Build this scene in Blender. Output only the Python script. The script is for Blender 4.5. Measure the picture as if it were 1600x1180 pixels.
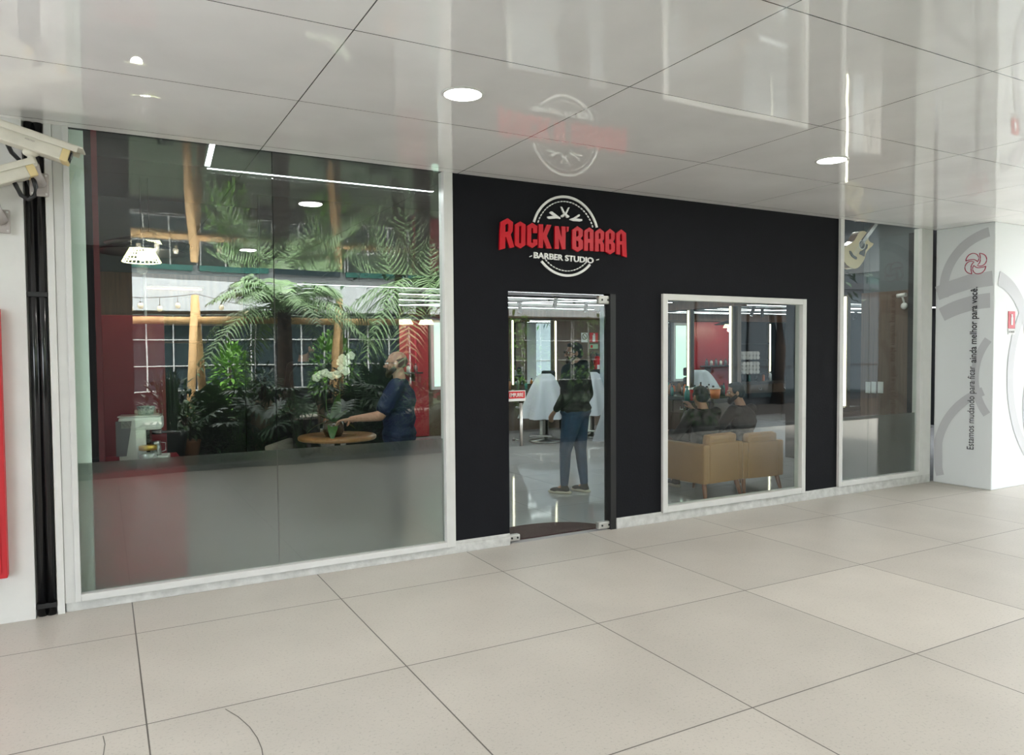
import bpy, bmesh, math, random
from mathutils import Vector, Matrix, Euler
random.seed(7)
for o in list(bpy.data.objects): bpy.data.objects.remove(o)
S = bpy.context.scene; C = S.collection
PI = math.pi
# ------------------------------------------------------------------ camera
cam = bpy.data.cameras.new('camera'); co = bpy.data.objects.new('camera', cam); C.objects.link(co)
FX = 1161.4
CP = Vector((0, -5.4795, 1.65))
CF = Vector((0.48205875, 0.87536084, -0.03691569)); CR = Vector((0.87581294, -0.48260069, -0.00694693)); CU = Vector((0.02389661, 0.02898241, 0.99929424))
cam.sensor_width = 36; cam.sensor_fit = 'HORIZONTAL'; cam.lens = 36*FX/1600; cam.clip_start = 0.05; cam.clip_end = 200
m4 = Matrix((CR, CU, -CF)).transposed().to_4x4(); m4.translation = CP
co.matrix_world = m4; S.camera = co
# ------------------------------------------------------------------ sky, exposure
W = bpy.data.worlds.new('sky'); S.world = W; W.use_nodes = True
wn = W.node_tree.nodes; wl = W.node_tree.links
bg = wn['Background']; bg.inputs[1].default_value = 8.0
tc = wn.new('ShaderNodeTexCoord'); sp = wn.new('ShaderNodeSeparateXYZ'); cr = wn.new('ShaderNodeValToRGB')
wl.new(tc.outputs['Generated'], sp.inputs[0]); wl.new(sp.outputs[2], cr.inputs[0]); wl.new(cr.outputs[0], bg.inputs[0])
cr.color_ramp.elements[0].color = (.80, .86, .93, 1); cr.color_ramp.elements[1].color = (1.0, 1.0, 1.0, 1)
sun = bpy.data.lights.new('sun', 'SUN'); sun.energy = 9.0; sun.angle = math.radians(8); sun.color = (1, .97, .92)
so = bpy.data.objects.new('sun', sun); C.objects.link(so); so.rotation_euler = Euler((math.radians(-32), 0, math.radians(-20)))
S.view_settings.view_transform = 'Standard'; S.view_settings.look = 'None'; S.view_settings.gamma = 1
S.view_settings.use_curve_mapping = False; S.view_settings.exposure = 0.9

# a point of the place from where it shows in the photo and the plane it lies on
def ray(px, py): return CF + CR*((px-800)/FX) - CU*((py-590)/FX)
def at(px, py, ax, v):
    r = ray(px, py); s = (v-CP[ax])/r[ax]; return CP + r*s
def aty(px, py, y): return at(px, py, 1, y)
def atx(px, py, x): return at(px, py, 0, x)
def atz(px, py, z): return at(px, py, 2, z)
# where a thing of the garden stands that shows reflected in the front glass
def refl(px, py, v):
    p = at(px, py, 1, v); return Vector((p.x, -p.y, p.z))

# ------------------------------------------------------------------ materials
MATS = {}
def mat(name, col, rough=.5, metal=0, noise=0, nscale=8, bump=0, bscale=20, emit=None, es=0, coat=0, spec=.5, sss=0, col2=None, stretch=None):
    if name in MATS: return MATS[name]
    m = bpy.data.materials.new(name); m.use_nodes = True; nt = m.node_tree; n = nt.nodes; l = nt.links
    b = n['Principled BSDF']; b.inputs['Base Color'].default_value = (*col, 1); b.inputs['Roughness'].default_value = rough
    b.inputs['Metallic'].default_value = metal; b.inputs['Specular IOR Level'].default_value = spec; b.inputs['Coat Weight'].default_value = coat
    b.inputs['Coat Roughness'].default_value = .05
    t = n.new('ShaderNodeTexCoord'); src = t.outputs['Object']
    if stretch:
        mp = n.new('ShaderNodeMapping'); mp.inputs['Scale'].default_value = stretch; l.new(src, mp.inputs[0]); src = mp.outputs[0]
    if noise or col2:
        tx = n.new('ShaderNodeTexNoise'); tx.inputs['Scale'].default_value = nscale; tx.inputs['Detail'].default_value = 5; l.new(src, tx.inputs['Vector'])
        r = n.new('ShaderNodeValToRGB'); l.new(tx.outputs['Fac'], r.inputs[0]); r.color_ramp.elements[0].position = .3; r.color_ramp.elements[1].position = .7
        c2 = col2 or tuple(max(0, c*(1-noise)) for c in col)
        r.color_ramp.elements[0].color = (*c2, 1); r.color_ramp.elements[1].color = (*col, 1); l.new(r.outputs[0], b.inputs['Base Color'])
    if bump:
        tx = n.new('ShaderNodeTexNoise'); tx.inputs['Scale'].default_value = bscale; tx.inputs['Detail'].default_value = 3; l.new(src, tx.inputs['Vector'])
        bp = n.new('ShaderNodeBump'); bp.inputs['Strength'].default_value = bump; bp.inputs['Distance'].default_value = .02
        l.new(tx.outputs['Fac'], bp.inputs['Height']); l.new(bp.outputs[0], b.inputs['Normal'])
    if emit: b.inputs['Emission Color'].default_value = (*emit, 1); b.inputs['Emission Strength'].default_value = es
    MATS[name] = m; return m

def tile_mat(name, col, sx, sy, ox, oy, gap, rough, groove, var=.06, special=None, speck=.25, refl_spec=.5):
    m = bpy.data.materials.new(name); m.use_nodes = True; nt = m.node_tree; n = nt.nodes; l = nt.links; b = n['Principled BSDF']
    g = n.new('ShaderNodeNewGeometry'); s = n.new('ShaderNodeSeparateXYZ'); l.new(g.outputs['Position'], s.inputs[0])
    def M(op, a, bb=None, c=None):
        q = n.new('ShaderNodeMath'); q.operation = op
        for i, v in enumerate((a, bb, c)):
            if v is None: continue
            if isinstance(v, (int, float)): q.inputs[i].default_value = v
            else: l.new(v, q.inputs[i])
        return q.outputs[0]
    ux = M('DIVIDE', M('SUBTRACT', s.outputs[0], ox), sx); uy = M('DIVIDE', M('SUBTRACT', s.outputs[1], oy), sy)
    fx, fy = M('FLOOR', ux), M('FLOOR', uy)
    dx = M('MULTIPLY', M('ABSOLUTE', M('SUBTRACT', ux, M('ROUND', ux))), sx); dy = M('MULTIPLY', M('ABSOLUTE', M('SUBTRACT', uy, M('ROUND', uy))), sy)
    line = M('LESS_THAN', M('MINIMUM', dx, dy), gap/2)
    cx = n.new('ShaderNodeCombineXYZ'); l.new(fx, cx.inputs[0]); l.new(fy, cx.inputs[1])
    wnz = n.new('ShaderNodeTexWhiteNoise'); wnz.noise_dimensions = '2D'; l.new(cx.outputs[0], wnz.inputs['Vector'])
    val = M('ADD', 1-var/2, M('MULTIPLY', wnz.outputs['Value'], var))
    if special:
        e = M('MULTIPLY', M('COMPARE', fx, special[0], .1), M('COMPARE', fy, special[1], .1)); val = M('ADD', val, M('MULTIPLY', e, special[2]))
    nz = n.new('ShaderNodeTexNoise'); nz.inputs['Scale'].default_value = 1.7; nz.inputs['Detail'].default_value = 6; l.new(g.outputs['Position'], nz.inputs['Vector'])
    nz2 = n.new('ShaderNodeTexNoise'); nz2.inputs['Scale'].default_value = 70; nz2.inputs['Detail'].default_value = 4; nz2.inputs['Roughness'].default_value = .7; l.new(g.outputs['Position'], nz2.inputs['Vector'])
    spk = n.new('ShaderNodeMapRange'); l.new(nz2.outputs['Fac'], spk.inputs[0]); spk.inputs[1].default_value = .26; spk.inputs[2].default_value = .44; spk.inputs[3].default_value = 1-speck; spk.inputs[4].default_value = 1
    val = M('MULTIPLY', val, M('ADD', .85, M('MULTIPLY', nz.outputs['Fac'], .28))); val = M('MULTIPLY', val, spk.outputs[0])
    mx = n.new('ShaderNodeMix'); mx.data_type = 'RGBA'; mx.blend_type = 'MULTIPLY'; mx.inputs[0].default_value = 1; mx.inputs[6].default_value = (*col, 1)
    cc = n.new('ShaderNodeCombineXYZ'); [l.new(val, cc.inputs[i]) for i in range(3)]; l.new(cc.outputs[0], mx.inputs[7])
    m2 = n.new('ShaderNodeMix'); m2.data_type = 'RGBA'; l.new(line, m2.inputs[0]); l.new(mx.outputs[2], m2.inputs[6]); m2.inputs[7].default_value = (*groove, 1)
    l.new(m2.outputs[2], b.inputs['Base Color']); b.inputs['Roughness'].default_value = rough; b.inputs['Specular IOR Level'].default_value = refl_spec
    m['b'] = 1
    return m, nt, b, g

def glass_mat(name, f0=.1, tint=(.93, .97, .95), wave=.0, vis=1.0):
    m = bpy.data.materials.new(name); m.use_nodes = True; nt = m.node_tree; n = nt.nodes; l = nt.links
    n.remove(n['Principled BSDF']); out = n['Material Output']
    g = n.new('ShaderNodeNewGeometry'); d = n.new('ShaderNodeVectorMath'); d.operation = 'DOT_PRODUCT'
    l.new(g.outputs['Normal'], d.inputs[0]); l.new(g.outputs['Incoming'], d.inputs[1])
    def M(op, a, bb=None):
        q = n.new('ShaderNodeMath'); q.operation = op
        for i, v in enumerate((a, bb)):
            if v is None: continue
            if isinstance(v, (int, float)): q.inputs[i].default_value = v
            else: l.new(v, q.inputs[i])
        return q.outputs[0]
    F = M('ADD', f0, M('MULTIPLY', M('POWER', M('SUBTRACT', 1.0, M('ABSOLUTE', d.outputs['Value'])), 5.0), 1-f0))
    tr = n.new('ShaderNodeBsdfTransparent'); tr.inputs[0].default_value = (*tint, 1)
    gl = n.new('ShaderNodeBsdfGlossy'); gl.inputs['Roughness'].default_value = 0
    if wave:
        nz = n.new('ShaderNodeTexNoise'); nz.inputs['Scale'].default_value = 1.3; nz.inputs['Detail'].default_value = 1; l.new(g.outputs['Position'], nz.inputs['Vector'])
        bp = n.new('ShaderNodeBump'); bp.inputs['Distance'].default_value = wave; bp.inputs['Strength'].default_value = 1; l.new(nz.outputs['Fac'], bp.inputs['Height']); l.new(bp.outputs[0], gl.inputs['Normal'])
    mx = n.new('ShaderNodeMixShader'); l.new(F, mx.inputs[0]); l.new(tr.outputs[0], mx.inputs[1]); l.new(gl.outputs[0], mx.inputs[2]); l.new(mx.outputs[0], out.inputs[0])
    MATS[name] = m; return m

def film_mat(name, col, clear):
    m = bpy.data.materials.new(name); m.use_nodes = True; nt = m.node_tree; n = nt.nodes; l = nt.links
    n.remove(n['Principled BSDF']); out = n['Material Output']
    tr = n.new('ShaderNodeBsdfRefraction'); tr.inputs['Roughness'].default_value = .36; tr.inputs['IOR'].default_value = 1.3; tr.inputs[0].default_value = (.92, .93, .92, 1); df = n.new('ShaderNodeBsdfDiffuse'); df.inputs[0].default_value = (*col, 1)
    tl = n.new('ShaderNodeBsdfTranslucent'); tl.inputs[0].default_value = (*col, 1)
    a = n.new('ShaderNodeMixShader'); a.inputs[0].default_value = .5; l.new(df.outputs[0], a.inputs[1]); l.new(tl.outputs[0], a.inputs[2])
    b = n.new('ShaderNodeMixShader'); b.inputs[0].default_value = clear; l.new(a.outputs[0], b.inputs[1]); l.new(tr.outputs[0], b.inputs[2]); l.new(b.outputs[0], out.inputs[0])
    return m

white_paint = mat('white paint', (.66, .655, .63), .55, noise=.08, nscale=5, bump=.05)
frame_white = mat('white frame', (.62, .62, .60), .4, noise=.06, nscale=9)
curb_white = mat('worn white kerb', (.60, .60, .58), .6, noise=.28, nscale=14, bump=.2, bscale=30)
black_wall = mat('charcoal wall paint', (.0095, .010, .0125), .75, noise=.12, nscale=6, bump=.08, bscale=60, spec=.12)
black_in = mat('black interior paint', (.010, .011, .013), .6, spec=.3)
gray_in = mat('grey interior paint', (.11, .13, .14), .6)
white_in = mat('interior white', (.62, .64, .66), .5)
maroon = mat('maroon lacquer', (.17, .013, .024), .4, noise=.1, nscale=3)
wood_dark = mat('walnut panel', (.19, .095, .05), .45, col2=(.11, .055, .03), nscale=6, stretch=(6, 6, .4))
wood_ash = mat('taupe wood panel', (.15, .095, .065), .5, col2=(.10, .065, .045), nscale=5, stretch=(8, 8, .3))
wood_table = mat('oiled oak', (.42, .22, .09), .35, col2=(.3, .15, .06), nscale=6, stretch=(1, 9, 1))
log_mat = mat('peeled log', (.78, .52, .25), .6, col2=(.6, .36, .14), nscale=5, stretch=(6, 6, 1), bump=.2)
log_end = mat('log end grain', (.62, .45, .26), .7)
black_metal = mat('black metal', (.012, .012, .013), .4)
black_gloss = mat('black gloss', (.008, .008, .009), .15)
chrome = mat('brushed steel', (.62, .62, .60), .28, 1)
steel_pale = mat('pale steel fitting', (.55, .54, .52), .4, .6)
led = mat('led white', (1, 1, 1), .5, emit=(.93, .97, 1), es=4)
led_warm = mat('led warm', (1, 1, 1), .5, emit=(1, .93, .68), es=3)
down = mat('downlight diffuser', (1, 1, 1), .5, emit=(1, .98, .93), es=5)
red_sign = mat('red acrylic', (.52, .005, .016), .38, spec=.3)
red_flat = mat('red print', (.50, .012, .02), .5)
white_acr = mat('white acrylic', (.75, .75, .73), .35)
tan = mat('tan leather', (.33, .17, .06), .45, noise=.1, nscale=7, bump=.12, bscale=40)
leg_wood = mat('walnut leg', (.20, .075, .035), .4)
skin_m = mat('skin', (.44, .235, .16), .5, noise=.08, nscale=30)
skin_d = mat('darker skin', (.30, .15, .095), .5)
hair_m = mat('dark hair', (.012, .010, .009), .6, bump=.5, bscale=120)
hair_short = mat('cropped hair', (.06, .04, .03), .7, bump=.5, bscale=150)
beard_m = mat('brown beard', (.045, .025, .016), .8, bump=.6, bscale=150)
cloth_black = mat('black cloth', (.010, .010, .012), .85, bump=.4, bscale=14)
cloth_blue = mat('navy blue cloth', (.006, .014, .055), .8, bump=.4, bscale=12)
denim = mat('blue denim', (.035, .075, .14), .85, noise=.35, nscale=12, bump=.4, bscale=14)
cape_m = mat('white cape', (.62, .66, .72), .7, bump=.5, bscale=6)
shoe_m = mat('dark shoe', (.045, .04, .038), .7)
sole_m = mat('cream sole', (.55, .5, .4), .6)
leaf_d = mat('dark green leaf', (.055, .13, .055), .4, noise=.5, nscale=3)
leaf_m = mat('mid green leaf', (.06, .16, .03), .45, noise=.4, nscale=3)
leaf_b = mat('bright green leaf', (.16, .36, .05), .5, noise=.4, nscale=3)
leaf_p = mat('palm leaf', (.22, .36, .15), .4, noise=.4, nscale=4)
bark = mat('bark', (.07, .045, .03), .9, noise=.5, nscale=9, bump=.8)
soil = mat('soil and mulch', (.03, .022, .016), .95, noise=.5, nscale=6, bump=.6)
pot_black = mat('black pot', (.02, .028, .028), .3)
pot_clay = mat('clay pot', (.38, .17, .07), .7, noise=.2)
pot_sand = mat('sand coloured pot', (.42, .31, .2), .7, noise=.2)
petal = mat('white orchid petal', (.80, .86, .66), .5)
machine_m = mat('white enamel', (.62, .66, .62), .3)
smoked = mat('smoked plastic', (.14, .14, .16), .2)
gold = mat('gold lid', (.55, .38, .08), .35, .7)
paper = mat('white paper', (.72, .73, .72), .7)
sugar = mat('sugar sachets', (.6, .6, .6), .5, noise=.4, nscale=60)
cctv_m = mat('aged cctv enamel', (.66, .63, .54), .45, noise=.12, nscale=12)
cctv_y = mat('yellowed plastic', (.70, .56, .28), .5, noise=.15, nscale=15)
grey_pl = mat('grey plastic', (.42, .38, .36), .5, noise=.15, nscale=20)
fabric_w = mat('white banner fabric', (.72, .75, .755), .6, bump=.25, bscale=2.0, stretch=(1, 1, .3))
fabric_g = mat('grey banner print', (.52, .53, .55), .6)
magenta = mat('magenta print', (.45, .01, .07), .5)
ink = mat('black ink', (.02, .02, .025), .6)
mat_rug = mat('maroon door mat', (.075, .028, .03), .95, noise=.4, nscale=40, bump=.6, bscale=80)
mirror_m = mat('mirror', (.80, .82, .80), .0, 1)
bulb_m = mat('warm bulb', (.8, .75, .6), .2, emit=(1, .85, .55), es=1.2)
lamp_in = mat('lit lamp lattice', (.9, .9, .5), .6, emit=(1, .98, .55), es=1.3)
bld_white = mat('white fascia', (.60, .62, .62), .6)
bld_teal = mat('teal panel', (.015, .10, .075), .4)
bld_dark = mat('dark recess', (.02, .022, .024), .4)
bld_glass = mat('dark window glass', (.03, .045, .05), .05)
guitar_top = mat('spruce top', (.60, .46, .28), .3, noise=.1, nscale=4, stretch=(1, 1, 1))
guitar_side = mat('guitar side', (.22, .10, .04), .3)
towel = mat('folded towels', (.42, .40, .37), .9, bump=.6, bscale=40)
orange_p = mat('orange plastic', (.72, .17, .03), .4)
teal_p = mat('teal plastic', (.04, .25, .22), .35)
stain_lamp = mat('beige upholstery', (.33, .30, .25), .8)
glass_m = glass_mat('shop glass', .10, wave=.0012)
glass_win = glass_mat('window glass', .045, wave=.0008)
glass_door = glass_mat('door glass', .04, wave=.0008)
jar_m = glass_mat('jar glass', .08)
film_m = film_mat('frosted film', (.25, .26, .25), .78)

# ------------------------------------------------------------------ mesh helpers
class MB:
    def __init__(s): s.bm = bmesh.new()
    def _xf(s, vs, loc=(0,0,0), rot=None):
        M = Matrix.Translation(loc)
        if rot is not None: M = M @ (rot.to_4x4() if hasattr(rot, 'to_4x4') else Euler(rot).to_matrix().to_4x4())
        bmesh.ops.transform(s.bm, matrix=M, verts=vs)
    def box(s, x0, x1, y0, y1, z0, z1, bev=0, rot=None, loc=(0,0,0), mi=0):
        r = bmesh.ops.create_cube(s.bm, size=1); v = r['verts']
        for p in v: p.co = Vector((x0+(p.co.x+.5)*(x1-x0), y0+(p.co.y+.5)*(y1-y0), z0+(p.co.z+.5)*(z1-z0)))
        fs = {f for p in v for f in p.link_faces}
        if bev:
            es = {e for p in v for e in p.link_edges}
            r = bmesh.ops.bevel(s.bm, geom=list(es), offset=bev, segments=2, affect='EDGES', profile=.6)
            fs |= set(r['faces']); v = list({q for f in fs if f.is_valid for q in f.verts})
        for f in fs:
            if f.is_valid: f.material_index = mi
        if rot is not None or tuple(loc) != (0,0,0): s._xf(v, loc, rot)
        return s
    def cyl(s, p0, p1, r0, r1=None, n=16, caps=True):
        if r1 is None: r1 = r0
        p0, p1 = Vector(p0), Vector(p1); d = p1-p0; L = d.length
        q = d.to_track_quat('Z', 'Y').to_matrix()
        a = [s.bm.verts.new(p0+q@Vector((r0*math.cos(2*PI*i/n), r0*math.sin(2*PI*i/n), 0))) for i in range(n)]
        b = [s.bm.verts.new(p1+q@Vector((r1*math.cos(2*PI*i/n), r1*math.sin(2*PI*i/n), 0))) for i in range(n)]
        for i in range(n): s.bm.faces.new((a[i], a[(i+1)%n], b[(i+1)%n], b[i])).smooth = n > 6
        if caps: s.bm.faces.new(a[::-1]); s.bm.faces.new(b)
        return s
    def tube(s, pts, r, n=8):
        pts = [Vector(p) for p in pts]; rs = r if isinstance(r, (list, tuple)) else [r]*len(pts); rings = []
        for i, p in enumerate(pts):
            t = (pts[min(i+1, len(pts)-1)]-pts[max(i-1, 0)]).normalized(); q = t.to_track_quat('Z', 'Y').to_matrix()
            rings.append([s.bm.verts.new(p+q@Vector((rs[i]*math.cos(2*PI*k/n), rs[i]*math.sin(2*PI*k/n), 0))) for k in range(n)])
        for a, b in zip(rings, rings[1:]):
            for k in range(n): s.bm.faces.new((a[k], a[(k+1)%n], b[(k+1)%n], b[k])).smooth = True
        s.bm.faces.new(rings[0][::-1]); s.bm.faces.new(rings[-1]); return s
    def lathe(s, prof, n=28, loc=(0,0,0), rot=None, ring=False):
        rings = []; vs = []
        for r, z in prof:
            ring = [s.bm.verts.new((max(r, 1e-4)*math.cos(2*PI*i/n), max(r, 1e-4)*math.sin(2*PI*i/n), z)) for i in range(n)]; rings.append(ring); vs += ring
        for a, b in zip(rings, rings[1:]):
            for k in range(n): s.bm.faces.new((a[k], a[(k+1)%n], b[(k+1)%n], b[k])).smooth = True
        if ring:
            for k in range(n): s.bm.faces.new((rings[-1][k], rings[-1][(k+1)%n], rings[0][(k+1)%n], rings[0][k]))
        else: s.bm.faces.new(rings[0][::-1]); s.bm.faces.new(rings[-1])
        s._xf(vs, loc, rot); return s
    def ell(s, c, r, rot=None, sub=2):
        v = bmesh.ops.create_icosphere(s.bm, subdivisions=sub, radius=1)['verts']
        for p in v:
            p.co = Vector((p.co.x*r[0], p.co.y*r[1], p.co.z*r[2]))
            for f in p.link_faces: f.smooth = True
        s._xf(v, c, rot); return s
    def cap(s, p0, p1, r0, r1=None):
        if r1 is None: r1 = r0
        s.cyl(p0, p1, r0, r1, 12); s.ell(p0, (r0,)*3); s.ell(p1, (r1,)*3); return s
    def prism(s, pts, thick):                      # pts: 3-D outline, thick: vector
        t = Vector(thick); a = [s.bm.verts.new(Vector(p)) for p in pts]; b = [s.bm.verts.new(Vector(p)+t) for p in pts]; k = len(pts)
        s.bm.faces.new(a); s.bm.faces.new(b[::-1])
        for i in range(k): s.bm.faces.new((a[i], b[i], b[(i+1)%k], a[(i+1)%k]))
        return s
    def face(s, pts, mi=0):
        f = s.bm.faces.new([s.bm.verts.new(Vector(p)) for p in pts]); f.material_index = mi; return s
    def build(s, name, m, parent=None, loc=None, rot=None, smooth=False):
        bmesh.ops.recalc_face_normals(s.bm, faces=s.bm.faces[:])
        me = bpy.data.meshes.new(name); s.bm.to_mesh(me); s.bm.free()
        for x in (m if isinstance(m, (list, tuple)) else [m]): me.materials.append(x)
        return link(name, me, parent, loc, rot)
def link(name, me, parent=None, loc=None, rot=None):
    o = bpy.data.objects.new(name, me); C.objects.link(o)
    if parent: o.parent = parent
    if loc is not None: o.location = loc
    if rot is not None: o.rotation_euler = rot
    return o
def tag(o, label, cat, group=None):
    o['label'] = label; o['category'] = cat
    if group: o['group'] = group
    return o
def thing(name, label, cat, loc=(0,0,0), rz=0, group=None):
    o = bpy.data.objects.new(name, None); C.objects.link(o); o.location = loc; o.rotation_euler = (0,0,rz); o.empty_display_size = .1
    return tag(o, label, cat, group)
def struct(name, mb, m):
    o = mb.build(name, m); o['kind'] = 'structure'; return o
def dup(root, loc, rz=None, label=None, group=None, scale=None):
    r = root.copy(); C.objects.link(r); r.location = loc
    if rz is not None: r.rotation_euler = (0,0,rz)
    if label: r['label'] = label
    if group: r['group'] = group
    if scale: r.scale = (scale,)*3
    for ch in list(root.children):
        c = ch.copy(); C.objects.link(c); c.parent = r
        for g in ch.children:
            d = g.copy(); C.objects.link(d); d.parent = c
    return r
DG = None
def curve_mesh(cu):
    o = bpy.data.objects.new('tmp', cu); C.objects.link(o); dg = bpy.context.evaluated_depsgraph_get(); dg.update()
    me = bpy.data.meshes.new_from_object(o.evaluated_get(dg)); bpy.data.objects.remove(o); return me
def poly_mesh(loops, depth):                        # 2-D outlines with holes, extruded
    cu = bpy.data.curves.new('poly', 'CURVE'); cu.dimensions = '2D'; cu.fill_mode = 'BOTH'; cu.extrude = depth/2
    for lp in loops:
        s = cu.splines.new('POLY'); s.points.add(len(lp)-1); s.use_cyclic_u = True
        for i, (x, y) in enumerate(lp): s.points[i].co = (x, y, 0, 1)
    return curve_mesh(cu)
def text_mesh(txt, w=None, h=None, depth=.002, bold=0, align='LEFT'):
    cu = bpy.data.curves.new('text', 'FONT'); cu.body = txt; cu.size = 1; cu.extrude = .01; cu.offset = bold; cu.align_x = align
    me = curve_mesh(cu); xs = [v.co.x for v in me.vertices]; ys = [v.co.y for v in me.vertices]
    sx = w/(max(xs)-min(xs)) if w else 1; sy = (h/(max(ys)-min(ys)) if h else sx)
    cx = (max(xs)+min(xs))/2; cy = (max(ys)+min(ys))/2
    for v in me.vertices: v.co = Vector(((v.co.x-cx)*sx, (v.co.y-cy)*sy, v.co.z/.01*depth/2))
    return me
def front(me, fx=1):                                # 2-D mesh (x, y) -> facade plane (x, z), thickness along -y
    me.transform(Matrix(((1,0,0,0),(0,0,-1,0),(0,1,0,0),(0,0,0,1)))); return me
def add(name, me, m, parent=None, loc=None, rot=None):
    me.materials.clear(); me.materials.append(m); return link(name, me, parent, loc, rot)
# ================================================================== SETTING
H = 3.069
# outdoor walkway floor
fm, nt, b, g = tile_mat('stone tile', (.445, .415, .37), 1.222, 1.2166, .1336, -.634, .007, .42, (.10, .09, .08), var=.07, special=(3, -2, .13), speck=.42, refl_spec=.35)
struct('floor_walkway', MB().box(-9, 24, -5.55, .02, -.1, 0), fm)
struct('trim_planter', MB().box(-9, 24, -5.72, -5.55, -.1, .07, .01), mat('dark kerb stone', (.06, .06, .058), .7, noise=.3))
for n_, pts in ((11, [(352, 1108), (372, 1120), (390, 1136), (402, 1153), (409, 1170), (412, 1190)]), (12, [(161, 1150), (164, 1163), (162, 1177), (158, 1195)])):
    mb = MB(); P = [atz(px, py, .0012) for px, py in pts]
    for a, b_ in zip(P, P[1:]):
        t_ = (b_-a).normalized(); nn_ = Vector((-t_.y, t_.x, 0))*.002; mb.face([a-nn_, b_-nn_, b_+nn_, a+nn_])
    struct(f'trim_{n_}', mb, mat('dark tile crack', (.12, .11, .10), .8))
# glossy ceiling
cm, nt, b, g = tile_mat('glossy ceiling panel', (.88, .875, .87), 1.525, 1.055, 1.008, -.11, .006, .02, (.10, .10, .10), var=.02, speck=0)
b.inputs['IOR'].default_value = 2.3
nz = nt.nodes.new('ShaderNodeTexNoise'); nz.inputs['Scale'].default_value = .9; nz.inputs['Detail'].default_value = 2
mp = nt.nodes.new('ShaderNodeMapping'); mp.inputs['Scale'].default_value = (.8, 1.7, 1); nt.links.new(g.outputs['Position'], mp.inputs[0]); nt.links.new(mp.outputs[0], nz.inputs['Vector'])
bp = nt.nodes.new('ShaderNodeBump'); bp.inputs['Distance'].default_value = .0022; bp.inputs['Strength'].default_value = 1
nt.links.new(nz.outputs['Fac'], bp.inputs['Height']); nt.links.new(bp.outputs[0], b.inputs['Normal'])
struct('ceiling_canopy', MB().box(-9, 12.6, -7.55, .0, H, H+.25), cm)
# front wall
w = MB()
for x0, x1, z0, z1 in [(2.475, 2.985, .09, H+.3), (2.985, 4.10, 2.15, H+.3), (4.10, 4.63, .10, H+.3), (4.63, 6.60, 2.17, H+.3), (6.60, 7.14, .10, H+.3)]:
    w.box(x0, x1, 0, .12, z0, z1)
struct('wall_front', w, black_wall)
w = MB().box(-.24, 2.985, -.012, .12, 0, .075, .004).box(2.475, 2.985, -.004, .12, .075, .1, .003).box(4.10, 8.85, -.012, .12, 0, .1, .004)
struct('baseboard_front', w, curb_white)
# left pillar wall
struct('wall_left', MB().box(-3.5, -.40, -.05, .5, 0, H+.3), white_paint)
struct('wall_light_block', MB().box(-7.4, -7.2, -9, -.05, 0, H), white_paint)  # unseen wall added to hold back daylight from the left
struct('wall_left_return', MB().box(-.285, -.245, -.03, .5, 0, H+.3), white_paint)
struct('wall_left_recess', MB().box(-.40, -.285, .03, .5, 0, H+.3), white_paint)
# shop-window frames
def frame(name, x0, x1, z0, z1, t, y0=-.03, y1=.07, m=frame_white, tb=None):
    tb = tb or t
    return struct(name, MB().box(x0, x0+t, y0, y1, z0, z1, .003).box(x1-t, x1, y0, y1, z0, z1, .003).box(x0+t, x1-t, y0, y1, z0, z0+tb, .003).box(x0+t, x1-t, y0, y1, z1-t, z1, .003), m)
w = MB().box(-.243, -.188, -.02, .09, .06, H).box(-.188, -.155, -.03, .07, .06, H, .003).box(2.395, 2.425, -.03, .07, .06, H, .003).box(2.427, 2.478, -.02, .09, .06, H, .003).box(-.155, 2.395, -.03, .07, .06, .105, .003)
fr = struct('window_1', w, frame_white)
MB().box(-.155, 1.086, .015, .025, .105, H).box(1.092, 2.395, .015, .025, .105, H).build('window_glass', glass_m, fr)
f2 = frame('window_2', 4.63, 6.60, .09, 2.17, .058)
MB().box(4.688, 6.542, .015, .025, .148, 2.112).build('window_glass', glass_win, f2)
w = MB().box(7.14, 7.20, -.03, .07, .1, H, .003).box(8.60, 8.655, -.03, .07, .1, H, .003).box(8.66, 8.85, -.01, .09, 0, H, .003).box(7.20, 8.60, -.03, .07, .1, .155, .003)
f3 = struct('window_3', w, frame_white)
MB().box(7.20, 7.70, .015, .025, .155, H).box(7.706, 8.60, .015, .025, .155, H).build('window_glass', glass_win, f3)
MB().box(-.155, 2.395, .035, .038, .105, .94).build('frosted_film', film_m, fr)
MB().box(7.20, 8.60, .035, .038, .155, .86).build('frosted_film', film_m, f3)
# glass door with patch fittings
dr = struct('door_1', MB().box(3.0, 4.03, .04, .052, .025, 2.10), glass_door)
def fitting(x0, x1, z0, z1, nm):
    p = MB().box(x0, x1, .02, .072, z0, z1, .012).build(nm, steel_pale, dr)
    for k in (.25, .75): MB().cyl((x0+(x1-x0)*k, .016, (z0+z1)/2), (x0+(x1-x0)*k, .022, (z0+z1)/2), .009).build('screw', black_metal, p)
    p['label'] = 'pale steel patch fitting'
fitting(3.93, 4.06, 2.06, 2.135, 'top_pivot'); fitting(3.92, 4.07, .01, .075, 'bottom_pivot'); fitting(2.99, 3.10, .02, .075, 'door_lock')
hd = MB().cyl((3.085, -.03, .84), (3.085, -.03, 1.20), .014).build('handle', chrome, dr)
MB().cyl((3.085, .05, .88), (3.085, -.03, .88), .009).cyl((3.085, .05, 1.16), (3.085, -.03, 1.16), .009).cyl((3.085, .055, .88), (3.085, .1, .88), .013).build('standoff', chrome, hd)
sg = MB().box(2.985, 3.165, .030, .036, 1.215, 1.305).build('push_sign', paper, dr)
MB().box(2.993, 3.157, .027, .030, 1.238, 1.298).build('red_field', red_flat, sg)
add('lettering', front(text_mesh('EMPURRE', .135, .034, .002, .01)), white_acr, sg, (3.075, .026, 1.268))
MB().box(4.04, 4.10, .0, .10, 0, 2.15).build('jamb', black_metal, dr)
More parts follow.
